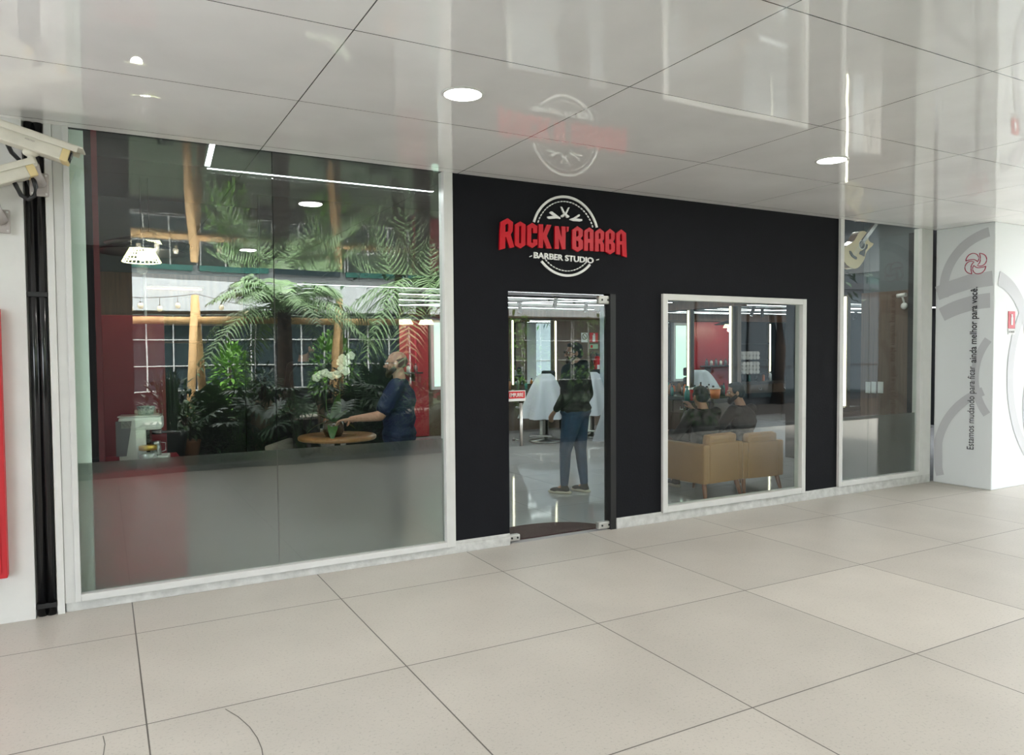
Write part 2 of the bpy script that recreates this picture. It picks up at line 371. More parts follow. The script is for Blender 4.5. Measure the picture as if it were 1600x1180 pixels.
# right-hand black reveal
struct('trim_1', MB().box(8.85, 8.90, .02, .3, 0, H), black_in)
# ------------------------------------------------------------------ interior shell
im, nt, b, g = tile_mat('polished shop tile', (.50, .51, .52), .9, .9, .3, .2, .004, .06, (.2, .2, .2), var=.05, speck=.05)
struct('floor_shop', MB().box(-.6, 16, .02, 8.1, -.1, 0), im)
struct('wall_back', MB().box(-.6, 16, 7.8, 7.95, 0, 3.4), wood_ash)
struct('wall_right', MB().box(15.4, 15.5, .2, 7.8, 0, 3.4), black_in)
struct('wall_inner_left', MB().box(-.035, .0, .28, 7.8, 0, 3.3), maroon)
struct('wall_outer_left', MB().box(-.6, -.45, .2, 7.8, 0, 3.3), gray_in)
struct('trim_2', MB().box(-.17, -.075, .045, .09, .1, H), mat('pale green column', (.78, .85, .79), .6, noise=.1))
struct('ceiling_shop', MB().box(-.6, 16, .02, 8, 3.32, 3.42), black_in)
struct('ceiling_cloud', MB().box(1.6, 15.4, 2.9, 7.8, 2.47, 2.55), white_in)
w = MB().box(1.5, 15.4, 2.8, 2.9, 2.40, 3.32)
struct('trim_3', w, black_in)
struct('trim_4', MB().box(1.5, 15.4, 7.6, 7.8, 2.30, 2.47), wood_dark)
struct('wall_bulkhead', MB().box(0, 1.5, 3.6, 3.7, 2.52, 3.32), gray_in)
struct('dark_backdrop', MB().box(1.46, 3.35, 3.60, 3.70, 0, 3.32), black_in)  # dark backdrop added so reflections in the left glass stand out
struct('trim_10', MB().box(-.45, 2.46, .33, .90, 2.985, 3.32), black_in)
struct('wall_cloakroom', MB().box(0, 1.45, 3.62, 3.68, 1.95, 2.52), wood_dark)
struct('wall_cloakroom_lower', MB().box(0, 1.45, 3.62, 3.68, 0, 1.95), black_in)  # black here stands in for the darkness below the walnut
# end wall with taupe wood panel beside the right window
w = MB().box(8.98, 9.04, .32, 1.05, 0, 2.38, .004)
struct('wall_end', w, wood_ash)
struct('wall_end_upper', MB().box(9.04, 9.10, .3, 1.06, 0, 3.32), gray_in)
struct('wall_end_pier', MB().box(9.04, 9.10, 1.5, 2.36, 0, 3.32), black_in)
struct('trim_5', MB().box(8.93, 8.98, .24, .34, 0, 2.62), mat('olive wood edge', (.22, .19, .12), .5))
# pale column on dark plinth seen through the door
c0 = atz(945, 684, 0)
struct('trim_6', MB().box(c0.x-.02, c0.x+.14, c0.y, c0.y+.12, .22, 2.47), mat('pale blue column', (.42, .50, .55), .6))
struct('trim_7', MB().box(c0.x-.03, c0.x+.15, c0.y-.01, c0.y+.13, 0, .22), black_metal)
# ================================================================== FACADE SIGN
SG = thing('shop_sign', 'red gothic letter shop sign with white ring, scissors and razors on black wall', 'sign', (3.56, 0, 2.636))
def sgp(cx, cy):
    p = aty(760+cx*.15, 290+cy*.15, 0); return (p.x-3.56, p.z-2.636)
LET = [
 ('R', [[(120,675),(130,385),(205,345),(262,388),(258,480),(236,515),(275,645),(226,656),(190,540),(182,542),(180,658)], [(182,415),(205,400),(215,415),(212,480),(183,492)]]),
 ('O', [[(283,410),(335,378),(392,412),(390,625),(338,660),(280,625)], [(325,430),(338,422),(348,432),(346,600),(336,610),(324,600)]]),
 ('C', [[(410,425),(462,393),(515,428),(512,500),(470,500),(470,452),(462,446),(452,455),(450,595),(462,605),(470,598),(470,565),(516,565),(514,620),(462,655),(408,622)]]),
 ('K', [[(528,408),(575,410),(574,500),(612,412),(660,415),(612,530),(664,660),(612,658),(574,560),(572,655),(526,652)]]),
 ('N', [[(697,427),(735,428),(765,540),(766,430),(808,432),(806,668),(770,668),(738,560),(738,665),(695,663)]]),
 ('apostrophe', [[(818,432),(842,434),(838,480),(820,490)]]),
 ('B', [[(878,465),(932,428),(985,465),(985,530),(962,555),(988,580),(988,660),(935,695),(876,660)], [(918,480),(932,472),(942,482),(942,525),(918,540)], [(918,575),(942,585),(942,640),(932,648),(918,638)]]),
 ('A', [[(1002,475),(1052,440),(1098,472),(1096,685),(1058,685),(1058,600),(1040,600),(1040,684),(1000,682)], [(1040,490),(1050,484),(1058,490),(1058,560),(1040,560)]]),
 ('R', [[(1114,488),(1165,452),(1208,488),(1206,560),(1190,585),(1208,620),(1206,692),(1170,690),(1168,620),(1152,605),(1152,690),(1112,688)], [(1152,505),(1162,498),(1170,506),(1170,555),(1152,565)]]),
 ('B', [[(1222,492),(1270,455),(1318,492),(1318,560),(1300,588),(1320,612),(1320,690),(1272,720),(1220,690)], [(1260,505),(1270,498),(1280,506),(1280,560),(1260,570)], [(1260,610),(1280,615),(1280,670),(1270,676),(1260,668)]]),
 ('A', [[(1335,500),(1385,460),(1435,500),(1444,752),(1398,735),(1392,620),(1374,620),(1374,725),(1334,715)], [(1374,515),(1385,505),(1394,515),(1396,585),(1374,582)]])]
for nm, loops in LET:
    add('letter', front(poly_mesh([[sgp(*p) for p in lp] for lp in loops], .020)), red_sign, SG, (0, -.018, 0))
def arc(r0, r1, a0, a1, n=40):
    a = [math.radians(a0+(a1-a0)*i/n) for i in range(n+1)]
    return [(r1*math.cos(t), r1*math.sin(t)) for t in a]+[(r0*math.cos(t), r0*math.sin(t)) for t in reversed(a)]
for a0, a1 in ((17, 163), (222, 317)):
    rg = add('ring_arc', front(poly_mesh([arc(.330, .350, a0, a1)], .012)), white_acr, SG, (0, -.009, 0))
me = bpy.data.meshes.new('x')
st = MB()
def dash(st, a): 
    c, s_ = math.cos(a), math.sin(a); t = Vector((-s_, 0, c)); r = Vector((c, 0, s_))
    o = r*.300; q = [o-t*.010-r*.004, o+t*.010-r*.004, o+t*.010+r*.004, o-t*.010+r*.004]; st.prism([p+Vector((0, -.012, 0)) for p in q], (0, .011, 0))
for k in range(24): dash(st, math.radians(21+k*6.0))
st.build('stitching', white_acr, SG)
st = MB()
for k in range(15): dash(st, math.radians(227+k*6.0))
st.build('stitching', white_acr, SG)
def tool(name, loops):
    add(name, front(poly_mesh([[sgp(*p) for p in lp] for lp in loops], .012)), white_acr, SG, (0, -.008, 0))
tool('scissors', [[(765,222),(780,225),(812,290),(845,232),(858,230),(828,300),(858,322),(850,335),(828,338),(808,308),(796,330),(780,333),(768,322),(775,310),(795,300)]])
tool('razor', [[(628,325),(690,318),(650,285),(662,272),(678,274),(735,318),(765,340),(760,350),(725,345),(650,350),(630,342)]])
tool('razor', [[(860,352),(905,335),(955,302),(966,306),(962,322),(925,345),(988,352),(990,370),(970,376),(900,372),(862,360)]])
c = sgp(805, 755)
add('subtitle_lettering', front(text_mesh('BARBER STUDIO', .615, .052, .012, .025)), white_acr, SG, (c[0], -.008, c[1]), (0, math.radians(1.5), 0))
tool('dash', [[(445,738),(468,728),(466,740),(445,746)]]); tool('dash', [[(1140,772),(1165,766),(1165,776),(1140,782)]])
# ================================================================== BANNER COLUMN
BN = thing('banner_column', 'column wrapped in white printed fabric with pinwheel emblem, right of shop', 'column', (8.9, -.70, 0))
MB().box(0, 3.6, 0, .68, .0, H, .01).build('fabric', fabric_w, BN)
RO = .0008
def ribbon(pts, w, face):                            # pale print band on a face, u to the right, v up
    m = MB(); L = []; R = []
    for i, p in enumerate(pts):
        p = Vector(p); t = (Vector(pts[min(i+1, len(pts)-1)])-Vector(pts[max(i-1, 0)])).normalized(); nrm = Vector((-t.y, t.x))
        L.append(p+nrm*w/2); R.append(p-nrm*w/2)
    global RO; RO += .0006; ro = RO
    F = (lambda p: (-ro, .68-p.x, p.y)) if face == 'L' else (lambda p: (p.x, -ro, p.y))
    for i in range(len(pts)-1):
        m.face([F(L[i]), F(L[i+1]), F(R[i+1]), F(R[i])])
    return m
def clip_arc(cx, cy, r, a0, a1, umax, n=40):
    P = []
    for i in range(n+1):
        a = math.radians(a0+(a1-a0)*i/n); u, v = cx+r*math.cos(a), cy+r*math.sin(a)
        if 0.06 <= u <= umax and .06 < v < H-.06: P.append((u, v))
    return P
prints = [('L', clip_arc(.72, 2.35, .62, 95, 190, .62), .11), ('L', [(.02, 2.30), (.2, 2.36), (.4, 2.41), (.66, 2.43)], .17), ('L', clip_arc(.66, .9, 1.28, 85, 125, .64), .17),
          ('L', clip_arc(1.2, 1.3, .72, 130, 235, .64), .09), ('R', clip_arc(-.1, 1.6, .85, 10, 85, 3.4), .17), ('R', clip_arc(1.6, 1.3, 1.25, 120, 250, 3.4), .13), ('R', clip_arc(1.7, .95, 1.0, 110, 250, 3.4), .13), ('L', clip_arc(.9, .35, .85, 110, 200, .6), .1)]
for face, pts, wd in prints:
    if len(pts) > 2: ribbon(pts, wd, face).build('swirl_print', fabric_g, BN)
def faceL(me):
    me.transform(Matrix(((0,0,-1,0),(0,1,0,0),(1,0,0,0),(0,0,0,1)))); return me
add('slogan_light', faceL(text_mesh('Estamos mudando para ficar', .975, .105, .001, -.002)), ink, BN, (-.007, .70-.475, .935))
add('slogan_bold', faceL(text_mesh('ainda melhor para voc\u00ea.', .88, .105, .001, .014)), ink, BN, (-.007, .70-.49, 1.905))
em = MB()
for k in range(4):                                   # four petals of the pinwheel emblem
    P0 = [(285,440),(296,390),(325,325),(380,270),(435,245),(490,235),(550,242),(605,265),(650,305),(677,360),(685,420),(672,465),(650,500),(615,465),(570,435),(530,421),(490,415),(440,416),(390,422),(340,430),(285,440)]
    Rk = Matrix.Rotation(PI/2*k, 2); Q = [Rk@Vector(((x-592)*.26/700, -(y-548)*.25/640)) for x, y in P0]
    em.tube([(-.003, -q.x, q.y) for q in Q], .0045, 6)
em.build('pinwheel_emblem', magenta, BN, (0, .70-.49, 2.615))
ex = MB().box(.29, .43, -.006, -.001, 1.86, 2.06).build('extinguisher_sign', red_flat, BN)
MB().lathe([(.001, 0), (.022, 0), (.022, .085), (.012, .1), (.012, .115), (.001, .115)], 12).build('pictogram', white_acr, ex, (.36, -.008, 1.90)).scale = (1, .1, 1)
MB().box(-.02, .015, -.002, .002, 0, .01).build('pictogram_hose', white_acr, ex, (.355, -.009, 2.015))
lb = MB().box(.29, .43, -.006, -.001, 1.79, 1.855).build('extinguisher_caption', paper, BN)
add('lettering', front(text_mesh('EXTINTOR', .11, .022, .001)), ink, lb, (.36, -.007, 1.822))
# ================================================================== LEFT PILLAR FITTINGS
PP_ = MB()
for x in (-.365, -.318): PP_.cyl((x, -.002, 0), (x, -.002, H), .026)
p = PP_.build('drain_pipes', black_gloss); tag(p, 'pair of black vertical pipes on the white pillar, left edge', 'pipe')
for z in (.05, 2.0): MB().box(-.398, -.287, -.032, .028, z, z+.03, .004).build('pipe_clamp', black_metal, p)
cb = thing('hose_cabinet', 'red wall cabinet on white pillar at the left edge', 'cabinet', (-.86, -.052, .30))
MB().box(-.33, .33, -.09, 0, 0, 1.62, .006).build('body', red_flat, cb)
MB().box(-.30, .30, -.10, -.09, .03, 1.59, .004).build('door', red_flat, cb)
MB().box(.24, .28, -.115, -.10, .33, .40, .004).build('handle', red_sign, cb)
def cctv(name, label, tail, head, w, mount, cable, txt):
    t = thing(name, label, 'camera', mount, 0)
    tail = Vector(tail)-Vector(mount); head = Vector(head)-Vector(mount); d = (head-tail); L = d.length; q = d.to_track_quat('Y', 'Z').to_matrix()
    def M(mb): mb._xf(mb.bm.verts[:], tail, q); return mb
    M(MB().box(-w/2, w/2, .04, L-.04, -w*.45, w*.30, .008)).build('housing', cctv_m, t)
    M(MB().box(-w/2-.004, w/2+.004, L-.045, L-.005, -w*.47, w*.32, .006)).build('front_bezel', cctv_y, t)
    M(MB().box(-w/2-.004, w/2+.004, 0, .045, -w*.47, w*.32, .006)).build('rear_cap', cctv_y, t)
    M(MB().box(-w/2-.014, w/2+.014, -.01, L+.055, w*.33, w*.42, .004).box(-w/2-.014, -w/2-.006, -.01, L+.03, w*.10, w*.40).box(w/2+.006, w/2+.014, -.01, L+.03, w*.10, w*.40)).build('sun_shield', cctv_m, t)
    M(MB().box(-w*.36, w*.36, L-.008, L-.002, -w*.34, w*.22)).build('window', black_gloss, t)
    M(MB().cyl((0, L-.004, -w*.05), (0, L+.004, -w*.05), w*.18)).build('lens', smoked, t)
    mid = tail+d*.52+q@Vector((0, 0, -w*.46))
    MB().ell(mid+Vector((0,0,-.005)), (.045, .03, .028)).cap(mid+Vector((0, 0, -.03)), mid+Vector((.01, .02, -.075)), .020, .026).build('swivel', cctv_m, t)
    e = mid+Vector((.03, .12, -.16))
    MB().tube([mid+Vector((.01, .02, -.07)), mid+Vector((.015, .05, -.11)), e], [.030, .032, .042], 8).build('arm', grey_pl, t)
    pl = MB().box(e.x-.05, e.x+.05, e.y-.005, e.y+.012, e.z-.075, e.z+.065, .01).build('wall_plate', grey_pl, t)
    for sx in (-.036, .036):
        for sz in (-.06, .05): MB().cyl((e.x+sx, e.y-.01, e.z+sz), (e.x+sx, e.y, e.z+sz), .006, n=8).build('screw', chrome, pl)
    MB().tube([Vector(c)-Vector(mount) for c in cable], .013, 8).build('cable', black_metal, t)
    return t, tail, q, L
A, B_ = aty(-14, 200, -.24), aty(112, 243, -.27)
t, tl, q, L = cctv('security_camera', 'upper long white security camera with yellowed ends pointing right at ceiling', A, B_, .125, aty(68, 262, -.05), [aty(10, 222, -.2), aty(18, 238, -.12), aty(32, 252, -.1), aty(42, 275, -.08), aty(52, 300, -.07)], 0)
me = text_mesh('FORTREX', .05, .010, .001); me.transform(Matrix(((0,0,1,0),(1,0,0,0),(0,1,0,0),(0,0,0,1))))
q4 = q.to_4x4(); q4.translation = tl+q@Vector((.064, L*.5, -.005)); me.transform(q4); add('maker_lettering', me, grey_pl, t)
A, B_ = aty(52, 262, -.20), aty(-95, 300, -.27)
cctv('security_camera', 'lower white security camera facing left with looping black cable', A, B_, .115, aty(8, 315, -.05), [aty(50, 272, -.2), aty(56, 292, -.2), aty(54, 306, -.19), aty(44, 312, -.18), aty(33, 305, -.18), aty(26, 292, -.19), aty(22, 284, -.2)], 0)
# ================================================================== DOWNLIGHTS IN CANOPY
def downlight(x, y, z, label, group, r=.105, e=14):
    t = thing('ceiling_downlight', label, 'light', (x, y, z), 0, group)
    MB().lathe([(r, -.006), (r*1.14, -.004), (r*1.14, .0), (r, .0)], 32, ring=True).build('trim_ring', frame_white, t)
    MB().cyl((0, 0, -.003), (0, 0, .002), r, n=32).build('diffuser', down, t)
    L = bpy.data.lights.new('lamp', 'AREA'); L.shape = 'DISK'; L.size = r*2; L.energy = e; L.color = (1, .96, .9)
    o = link('lamp', L, t, (0, 0, -.012)); return t
downlight(1.783, -1.70, H, 'round recessed downlight in glossy ceiling left of the sign reflection', None)
downlight(4.866, -1.68, H, 'round recessed downlight in glossy ceiling, near the right', None)
downlight(1.80, -5.30, H, 'round recessed canopy downlight near the planter, seen reflected in glass', None)
downlight(4.87, -5.30, H, 'round recessed canopy downlight near planter to the right, behind the viewer', None)
# ================================================================== SHOP LIGHTING
def linear(name, label, p0, p1, m, w=.03, h=.02, power=0, group=None, track=False, color=(.93,.97,1)):
    p0, p1 = Vector(p0), Vector(p1); t = thing(name, label, 'light', p0, 0, group); d = p1-p0; L = d.length; q = d.to_track_quat('X', 'Z').to_matrix()
    mb = MB().box(0, L, -w/2-.006, w/2+.006, 0, h+.012); mb._xf(mb.bm.verts[:], (0,0,0), q); mb.build('profile', black_metal, t)
    mb = MB().box(.004, L-.004, -w/2, w/2, -.006, .001); mb._xf(mb.bm.verts[:], (0,0,0), q); mb.build('diffuser', m, t)
    if power:
        l = bpy.data.lights.new('lamp', 'AREA'); l.shape = 'RECTANGLE'; l.size = L; l.size_y = w; l.energy = power; l.color = color
        o = link('lamp', l, t); o.matrix_local = Matrix.Translation(d/2+Vector((0,0,-.03))) @ q.to_4x4()
    return t
e0 = aty(323, 262, .36); e1 = aty(677, 297, .36); e2 = aty(332, 224, .12)
linear('linear_light', 'long thin white linear light along the top inside the left window', (e0.x, .36, e0.z), (e1.x, .36, e0.z), led, power=10)
t = linear('linear_light', 'short bright white linear light meeting the long one at top of left window', (e0.x, .35, e0.z), (e2.x, .12, e2.z), led, w=.035)
G = 'white linear lights on the shop ceiling'
for k, y in enumerate((3.3, 4.3, 5.4, 6.6)):
    for (xa, xb) in ((2.0, 8.5), (9.0, 15.2)):
        linear('linear_light', f'white linear ceiling light running across the {("front", "second", "third", "rear")[k]} of the shop {"behind the door" if xa < 5 else "beyond the station partition"}', (xa, y, 2.44), (xb, y, 2.44), led, power=7, group=G)
        MB().box(xa, xb, y-.08, y-.05, 2.44, 2.47).build('x', black_metal) if False else None
linear('linear_light', 'white linear ceiling light running diagonally behind the door', (3.6, 7.4, 2.435), (8.3, 3.2, 2.435), led, w=.025, group=G)
linear('linear_light', 'white linear ceiling light running diagonally beyond the small window', (9.6, 7.4, 2.435), (14.8, 3.2, 2.435), led, w=.025, group=G)
def make_spot(label):
    t = thing('track_spotlight', label, 'light', (0,0,0), 0, 'black track spotlights')
    MB().box(-.05, .05, -.015, .015, -.02, .0, .003).build('adapter', black_metal, t)
    mb = MB().cyl((0, 0, -.16), (0, 0, -.01), .032, n=16); mb._xf(mb.bm.verts[:], (0, 0, -.02), Euler((.35, 0, 0)).to_matrix()); h = mb.build('head', black_metal, t)
    mb = MB().cyl((0, 0, -.162), (0, 0, -.158), .026, n=16); mb._xf(mb.bm.verts[:], (0, 0, -.02), Euler((.35, 0, 0)).to_matrix()); mb.build('lens', led, h)
    return t
s0 = None
for px, py, lab in [(869, 469, 'black track spotlight near the middle of the ceiling behind the door'), (916, 476, 'black track spotlight at right of the ceiling behind the door'), (812, 478, 'black track spotlight at left of the ceiling behind the door'), (1178, 485, 'black track spotlight seen in the top right of the small window'), (1191, 487, 'black track spotlight beside another at the top right of small window'), (1060, 487, 'black track spotlight at top left of the small window'), (1338, 468, 'black track spotlight inside the right-hand window')]:
    p = atz(px, py-6, 2.44)
    if p.y > 7.2 or p.y < 3: p = aty(px, py, 5.0); p.z = 2.44
    if s0 is None: s0 = make_spot(lab); s0.location = p
    else: dup(s0, p, random.uniform(-1, 1), lab)
downlight(8.15, .70, 3.32, 'added small round lamp brightening the wood panel inside the right window', None, .07, 7)  # unseen lamp added to lift the dim end panel and its notices
# pendant lamps over the coffee counter
def pendant(loc, label, cord):
    t = thing('pendant_lamp', label, 'lamp', loc, 0, 'black disc pendant lamps')
    MB().lathe([(.02, .10), (.05, .085), (.20, .045), (.325, .0), (.325, -.006), (.2, .035), (.05, .07), (.02, .08)], 40).build('shade', black_metal, t)
    mb = MB()
    for k in range(26):
        a = 2*PI*k/26; mb.tube([(.07*math.cos(a), .07*math.sin(a), .045), (.135*math.cos(a+.15), .135*math.sin(a+.15), -.075)], .0035, 4)
    for r, z in ((.075, .04), (.10, -.01), (.118, -.04), (.135, -.075)):
        mb.tube([(r*math.cos(2*PI*k/30), r*math.sin(2*PI*k/30), z) for k in range(31)], .004, 4)
    mb.build('lattice', lamp_in, t)
    MB().ell((0, 0, -.03), (.035, .035, .04)).build('bulb', led_warm, t)
    MB().cyl((0, 0, .09), (0, 0, cord), .004, n=6).build('cord', black_metal, t)
    l = bpy.data.lights.new('lamp', 'POINT'); l.energy = 4; l.color = (1, .9, .7); l.shadow_soft_size = .04; link('lamp', l, t, (0, 0, -.13))
    return t
p = aty(233, 382, 1.25); pendant(p, 'upper black disc pendant lamp with lit woven cone in left window', 3.32-p.z)
p = aty(221, 394, .90); pendant(p, 'lower black disc pendant lamp with lit woven cone in left window', 3.32-p.z)
# ================================================================== COFFEE CORNER
cc = thing('coffee_counter', 'maroon counter carrying the coffee machine behind the left window', 'counter', (.004, .22, 0))
MB().box(.0, .49, 0, .80, 0, .82, .004).build('cabinet', maroon, cc)
MB().box(-.10, .49, -.03, -.012, 0, .84, .004).build('front_panel', mat('brightened maroon front', (.50, .025, .055), .5), cc)  # maroon brightened to make up for the shade behind the film
MB().box(-.0, .50, -.01, .80, .82, .85, .003).build('worktop', maroon, cc)
bp_ = MB().box(.0, .435, 1.02, 1.05, 0, 1.94, .003).build('maroon_panel', maroon); tag(bp_, 'tall maroon panel standing behind the coffee machine', 'panel')
p = aty(226, 712, .60)
cmx = thing('coffee_machine', 'white coffee machine with smoked tank on the maroon counter', 'coffee machine', (.25, .58, .85), -.15)
MB().box(-.15, .03, -.10, .10, 0, .29, .02).build('body', machine_m, cmx)
MB().box(-.15, .13, -.11, .11, .24, .335, .02).build('head', machine_m, cmx)
MB().box(-.155, .125, -.10, .10, .335, .345, .004).build('cup_tray', chrome, cmx)
mb = MB().prism([(-.165, -.11, .06), (-.10, -.11, .06), (-.06, -.11, .31), (-.165, -.11, .31)], (0, .14, 0)); mb.build('water_tank', smoked, cmx)
MB().box(.0, .17, -.10, .10, 0, .045, .01).build('drip_tray', machine_m, cmx)
MB().box(.025, .05, -.09, .09, .045, .24).build('brew_niche', black_gloss, cmx)
MB().cyl((.09, 0, .235), (.09, 0, .20), .035).cyl((.10, 0, .215), (.25, -.02, .21), .010).build('portafilter', black_metal, cmx)
jg = thing('milk_jug', 'steel milk jug on the coffee machine tray', 'jug', (.33, .56, .898))
MB().lathe([(.001, 0), (.036, 0), (.036, .05), (.030, .085), (.033, .10), (.028, .10), (.001, .09)], 20).build('body', chrome, jg)
MB().tube([(.034, 0, .09), (.065, 0, .085), (.065, 0, .03), (.036, 0, .02)], .004, 6).build('handle', chrome, jg)
jr = thing('sachet_jar', 'glass jar of sachets with a gold lid beside the coffee machine', 'jar', (.27, .42, .85)); jr.scale = (1.25, 1.25, 1.45)
MB().lathe([(.001, 0), (.045, 0), (.052, .02), (.052, .06), (.045, .075), (.001, .075)], 24).build('glass', jar_m, jr)
MB().lathe([(.001, .005), (.040, .005), (.044, .05), (.02, .058), (.001, .055)], 14).build('sachets', sugar, jr)
MB().lathe([(.001, .072), (.048, .072), (.048, .093), (.001, .095)], 24).build('lid', gold, jr)
bx = thing('cup_rack', 'low dark tray in front of the jar on the maroon counter', 'tray', (.19, .30, .85))
MB().box(-.05, .04, -.03, .03, 0, .022, .004).build('tray', smoked, bx)
gb = tag(MB().lathe([(.001, 0), (.05, 0), (.062, .06), (.055, .06), (.045, .01), (.001, .01)], 22).build('green_bowl', mat('patterned green glaze', (.02, .06, .04), .2, col2=(.35, .4, .35), nscale=60), None, (.27, .58, 1.197)), 'small dark green patterned bowl on top of the coffee machine', 'bowl')
# cloakroom shelf
sh = thing('wall_shelf', 'narrow lit wooden shelf unit on the walnut wall, left window', 'shelf', (.42, 3.40, 1.75))
MB().box(-.01, .01, -.0, .22, 0, .75).build('upright', white_acr, sh)
for z in (.0, .32, .62): MB().box(.01, .6, .0, .22, z, z+.02).build('board', wood_dark, sh)
l = MB().box(.02, .58, .19, .20, .60, .61).build('strip_light', led_warm, sh)
# ================================================================== LED POSTS, MIRRORS, STATIONS
def led_post(label, x, y, face, z0=.88, z1=2.30, w=.09):
    t = thing('led_post', label, 'light', (x, y, 0), {'-x': 0, '-y': PI/2}[face], 'lit posts between the barber mirrors')
    MB().box(0, .06, -w/2, w/2, z0-.03, z1+.02, .003).build('post', mat('bronze frame', (.10, .08, .05), .4, .3), t)
    MB().box(-.012, 0, -.014, .014, z0, z1).build('diffuser', led_warm, t)
    return t
def mirror(label, x, y, face, wd, z0=.90, z1=2.30):
    t = thing('barber_mirror', label, 'mirror', (x, y, 0), {'-x': 0, '-y': PI/2}[face])
    MB().box(.01, .03, -wd/2-.015, wd/2+.015, z0-.015, z1+.015).build('frame', black_metal, t)
    MB().box(.004, .01, -wd/2, wd/2, z0, z1).build('glass', mirror_m, t); return t
def counter(label, x, y, face, wd, nd=3):
    t = thing('station_counter', label, 'counter', (x, y, 0), {'-x': 0, '-y': PI/2}[face])
    MB().box(-.46, .0, -wd/2, wd/2, .80, .86, .004).build('worktop', mat('dark counter top', (.035, .03, .026), .25), t)
    for i in range(nd):
        a = -wd/2+wd*i/nd
        MB().box(-.44, .0, a+.01, a+wd/nd-.01, .58, .795).build('drawer_box', mat('dark walnut', (.06, .04, .028), .4), t)
        d = MB().box(-.455, -.44, a+.015, a+wd/nd-.015, .59, .785, .003).build('drawer', mat('dark walnut', (.06, .04, .028), .4), t)
        MB().tube([(-.455, a+wd/nd/2-.05, .70), (-.48, a+wd/nd/2-.03, .66), (-.48, a+wd/nd/2+.03, .66), (-.455, a+wd/nd/2+.05, .70)], .006, 6).build('handle', chrome, d)
    for s in (-1, 1): MB().box(-.42, 0, s*(wd/2-.03)-.02, s*(wd/2-.03)+.02, 0, .58).build('side_leg', black_metal, t)
    return t
# station partition at x = 8.75
struct('wall_partition', MB().box(8.82, 8.90, 3.12, 5.6, 0, 2.32), wood_ash)
struct('trim_8', MB().box(8.72, 8.98, 3.08, 5.6, 2.32, 2.47), wood_dark)
led_post('lit post standing at the left of the small window view', 8.75, 4.17, '-x'); led_post('tallest lit post, in the middle of the small window view', 8.75, 3.20, '-x', .95, 2.33)
led_post('lit post seen in the right-hand window by the wood panel', 8.70, 1.08, '-x', .87, 2.33, .07)
mirror('barber mirror between the two lit posts of the small window', 8.79, 3.69, '-x', .82); mirror('barber mirror left of the lit posts in the small window', 8.79, 4.72, '-x', .90)
counter('dark barber counter with drawers behind the seated men', 8.80, 4.1, '-x', 1.9, 4)
counter('dark barber counter under the lit post in the right-hand window', 8.95, 1.25, '-x', .46, 1)
# back wall
bx0 = [aty(801, 550, 7.7).x, aty(868, 550, 7.7).x, aty(1151, 550, 7.7).x, aty(1203, 550, 7.7).x]
for x, lab in zip(bx0, ('lit post at the left edge of the doorway view', 'lit post just behind the bearded man in the doorway', 'lit post at the back wall right of centre in small window', 'lit post at the back wall near the right of small window')):
    led_post(lab, x, 7.70, '-y', .95, 2.25)
mx = (bx0[0]+bx0[1])/2
mirror('barber mirror between two lit posts behind the door', mx, 7.76, '-y', bx0[1]-bx0[0]-.08, .95, 2.27)
mirror('barber mirror on back wall left of the doorway posts', bx0[0]-.6, 7.76, '-y', 1.05, .95, 2.27)
counter('dark barber counter along back wall behind the door', mx-.3, 7.70, '-y', 1.9, 3)
counter('dark barber counter along the back wall beyond the partition', 13.8, 7.70, '-y', 2.6, 3)
struct('wall_back_dark', MB().box(11.9, 15.4, 7.77, 7.8, 0, 2.30), black_in)
# towels cabinet
tw = aty(1167, 566, 7.5)
tr = thing('towel_shelf', 'black open shelf holding rolled towels at the back, small window', 'shelf', (tw.x+.1, 7.45, 0))
MB().box(-.5, .5, .2, .3, 0, 2.2).build('back_board', black_in, tr)
for z in (1.02, 1.36, 1.75): MB().box(-.5, .5, -.1, .2, z, z+.02).build('board', black_metal, tr)
for row, (zb, n, lab) in enumerate(((1.04, 3, 'lower'), (1.38, 2, 'upper'))):
    for j in range(n):
        for i in range(5):
            x = tw.x-.25+i*.115; z = zb+.05+j*.095
            o = MB().cyl((0, -.13, 0), (0, .1, 0), .052, n=12).build('rolled_towel', towel, None, (x, 7.47, z))
            ORD = ('leftmost', 'second from left', 'middle', 'second from right', 'rightmost'); tag(o, f'rolled grey towel in the {lab} stack, {ORD[i]} of layer {("one", "two", "three")[j]} from below', 'towel', f'rolled towels in the {lab} stack')
# small goods on the counters
def bottle(loc, r, h, m, label, group, pump=False):
    t = thing('bottle', label, 'bottle', loc, 0, group)
    MB().lathe([(.001, 0), (r, 0), (r, h*.68), (r*.45, h*.80), (r*.45, h*.86), (.001, h*.86)], 14).build('body', m, t)
    MB().cyl((0, 0, h*.86), (0, 0, h), r*.5, n=10).build('cap', black_metal, t)
    return t
bm_ = [(paper, 'white'), (orange_p, 'orange'), (black_gloss, 'black'), (teal_p, 'teal'), (smoked, 'smoke grey'), (pot_clay, 'amber')]
for i in range(16):
    m, cn = bm_[i % 6]; y = 3.3+i*.115
    bottle((8.62+.08*((i*7) % 3-1), y, .86), .022+.008*(i % 3), .13+.03*((i*5) % 4), m, f'{cn} grooming bottle on the counter below the partition mirrors, {["nearest", "middle", "farthest"][i//6]} of its colour', f'{cn} bottles on the partition counter')
for i in range(9):
    m, cn = bm_[(i*5+1) % 6]
    bottle((mx-1.05+i*.19, 7.55, .86), .03, .14+.03*((i*5) % 4), m, f'{cn} bottle on back wall counter behind the door, {["left", "right"][i//6]} of its colour', 'bottles on the back counter')
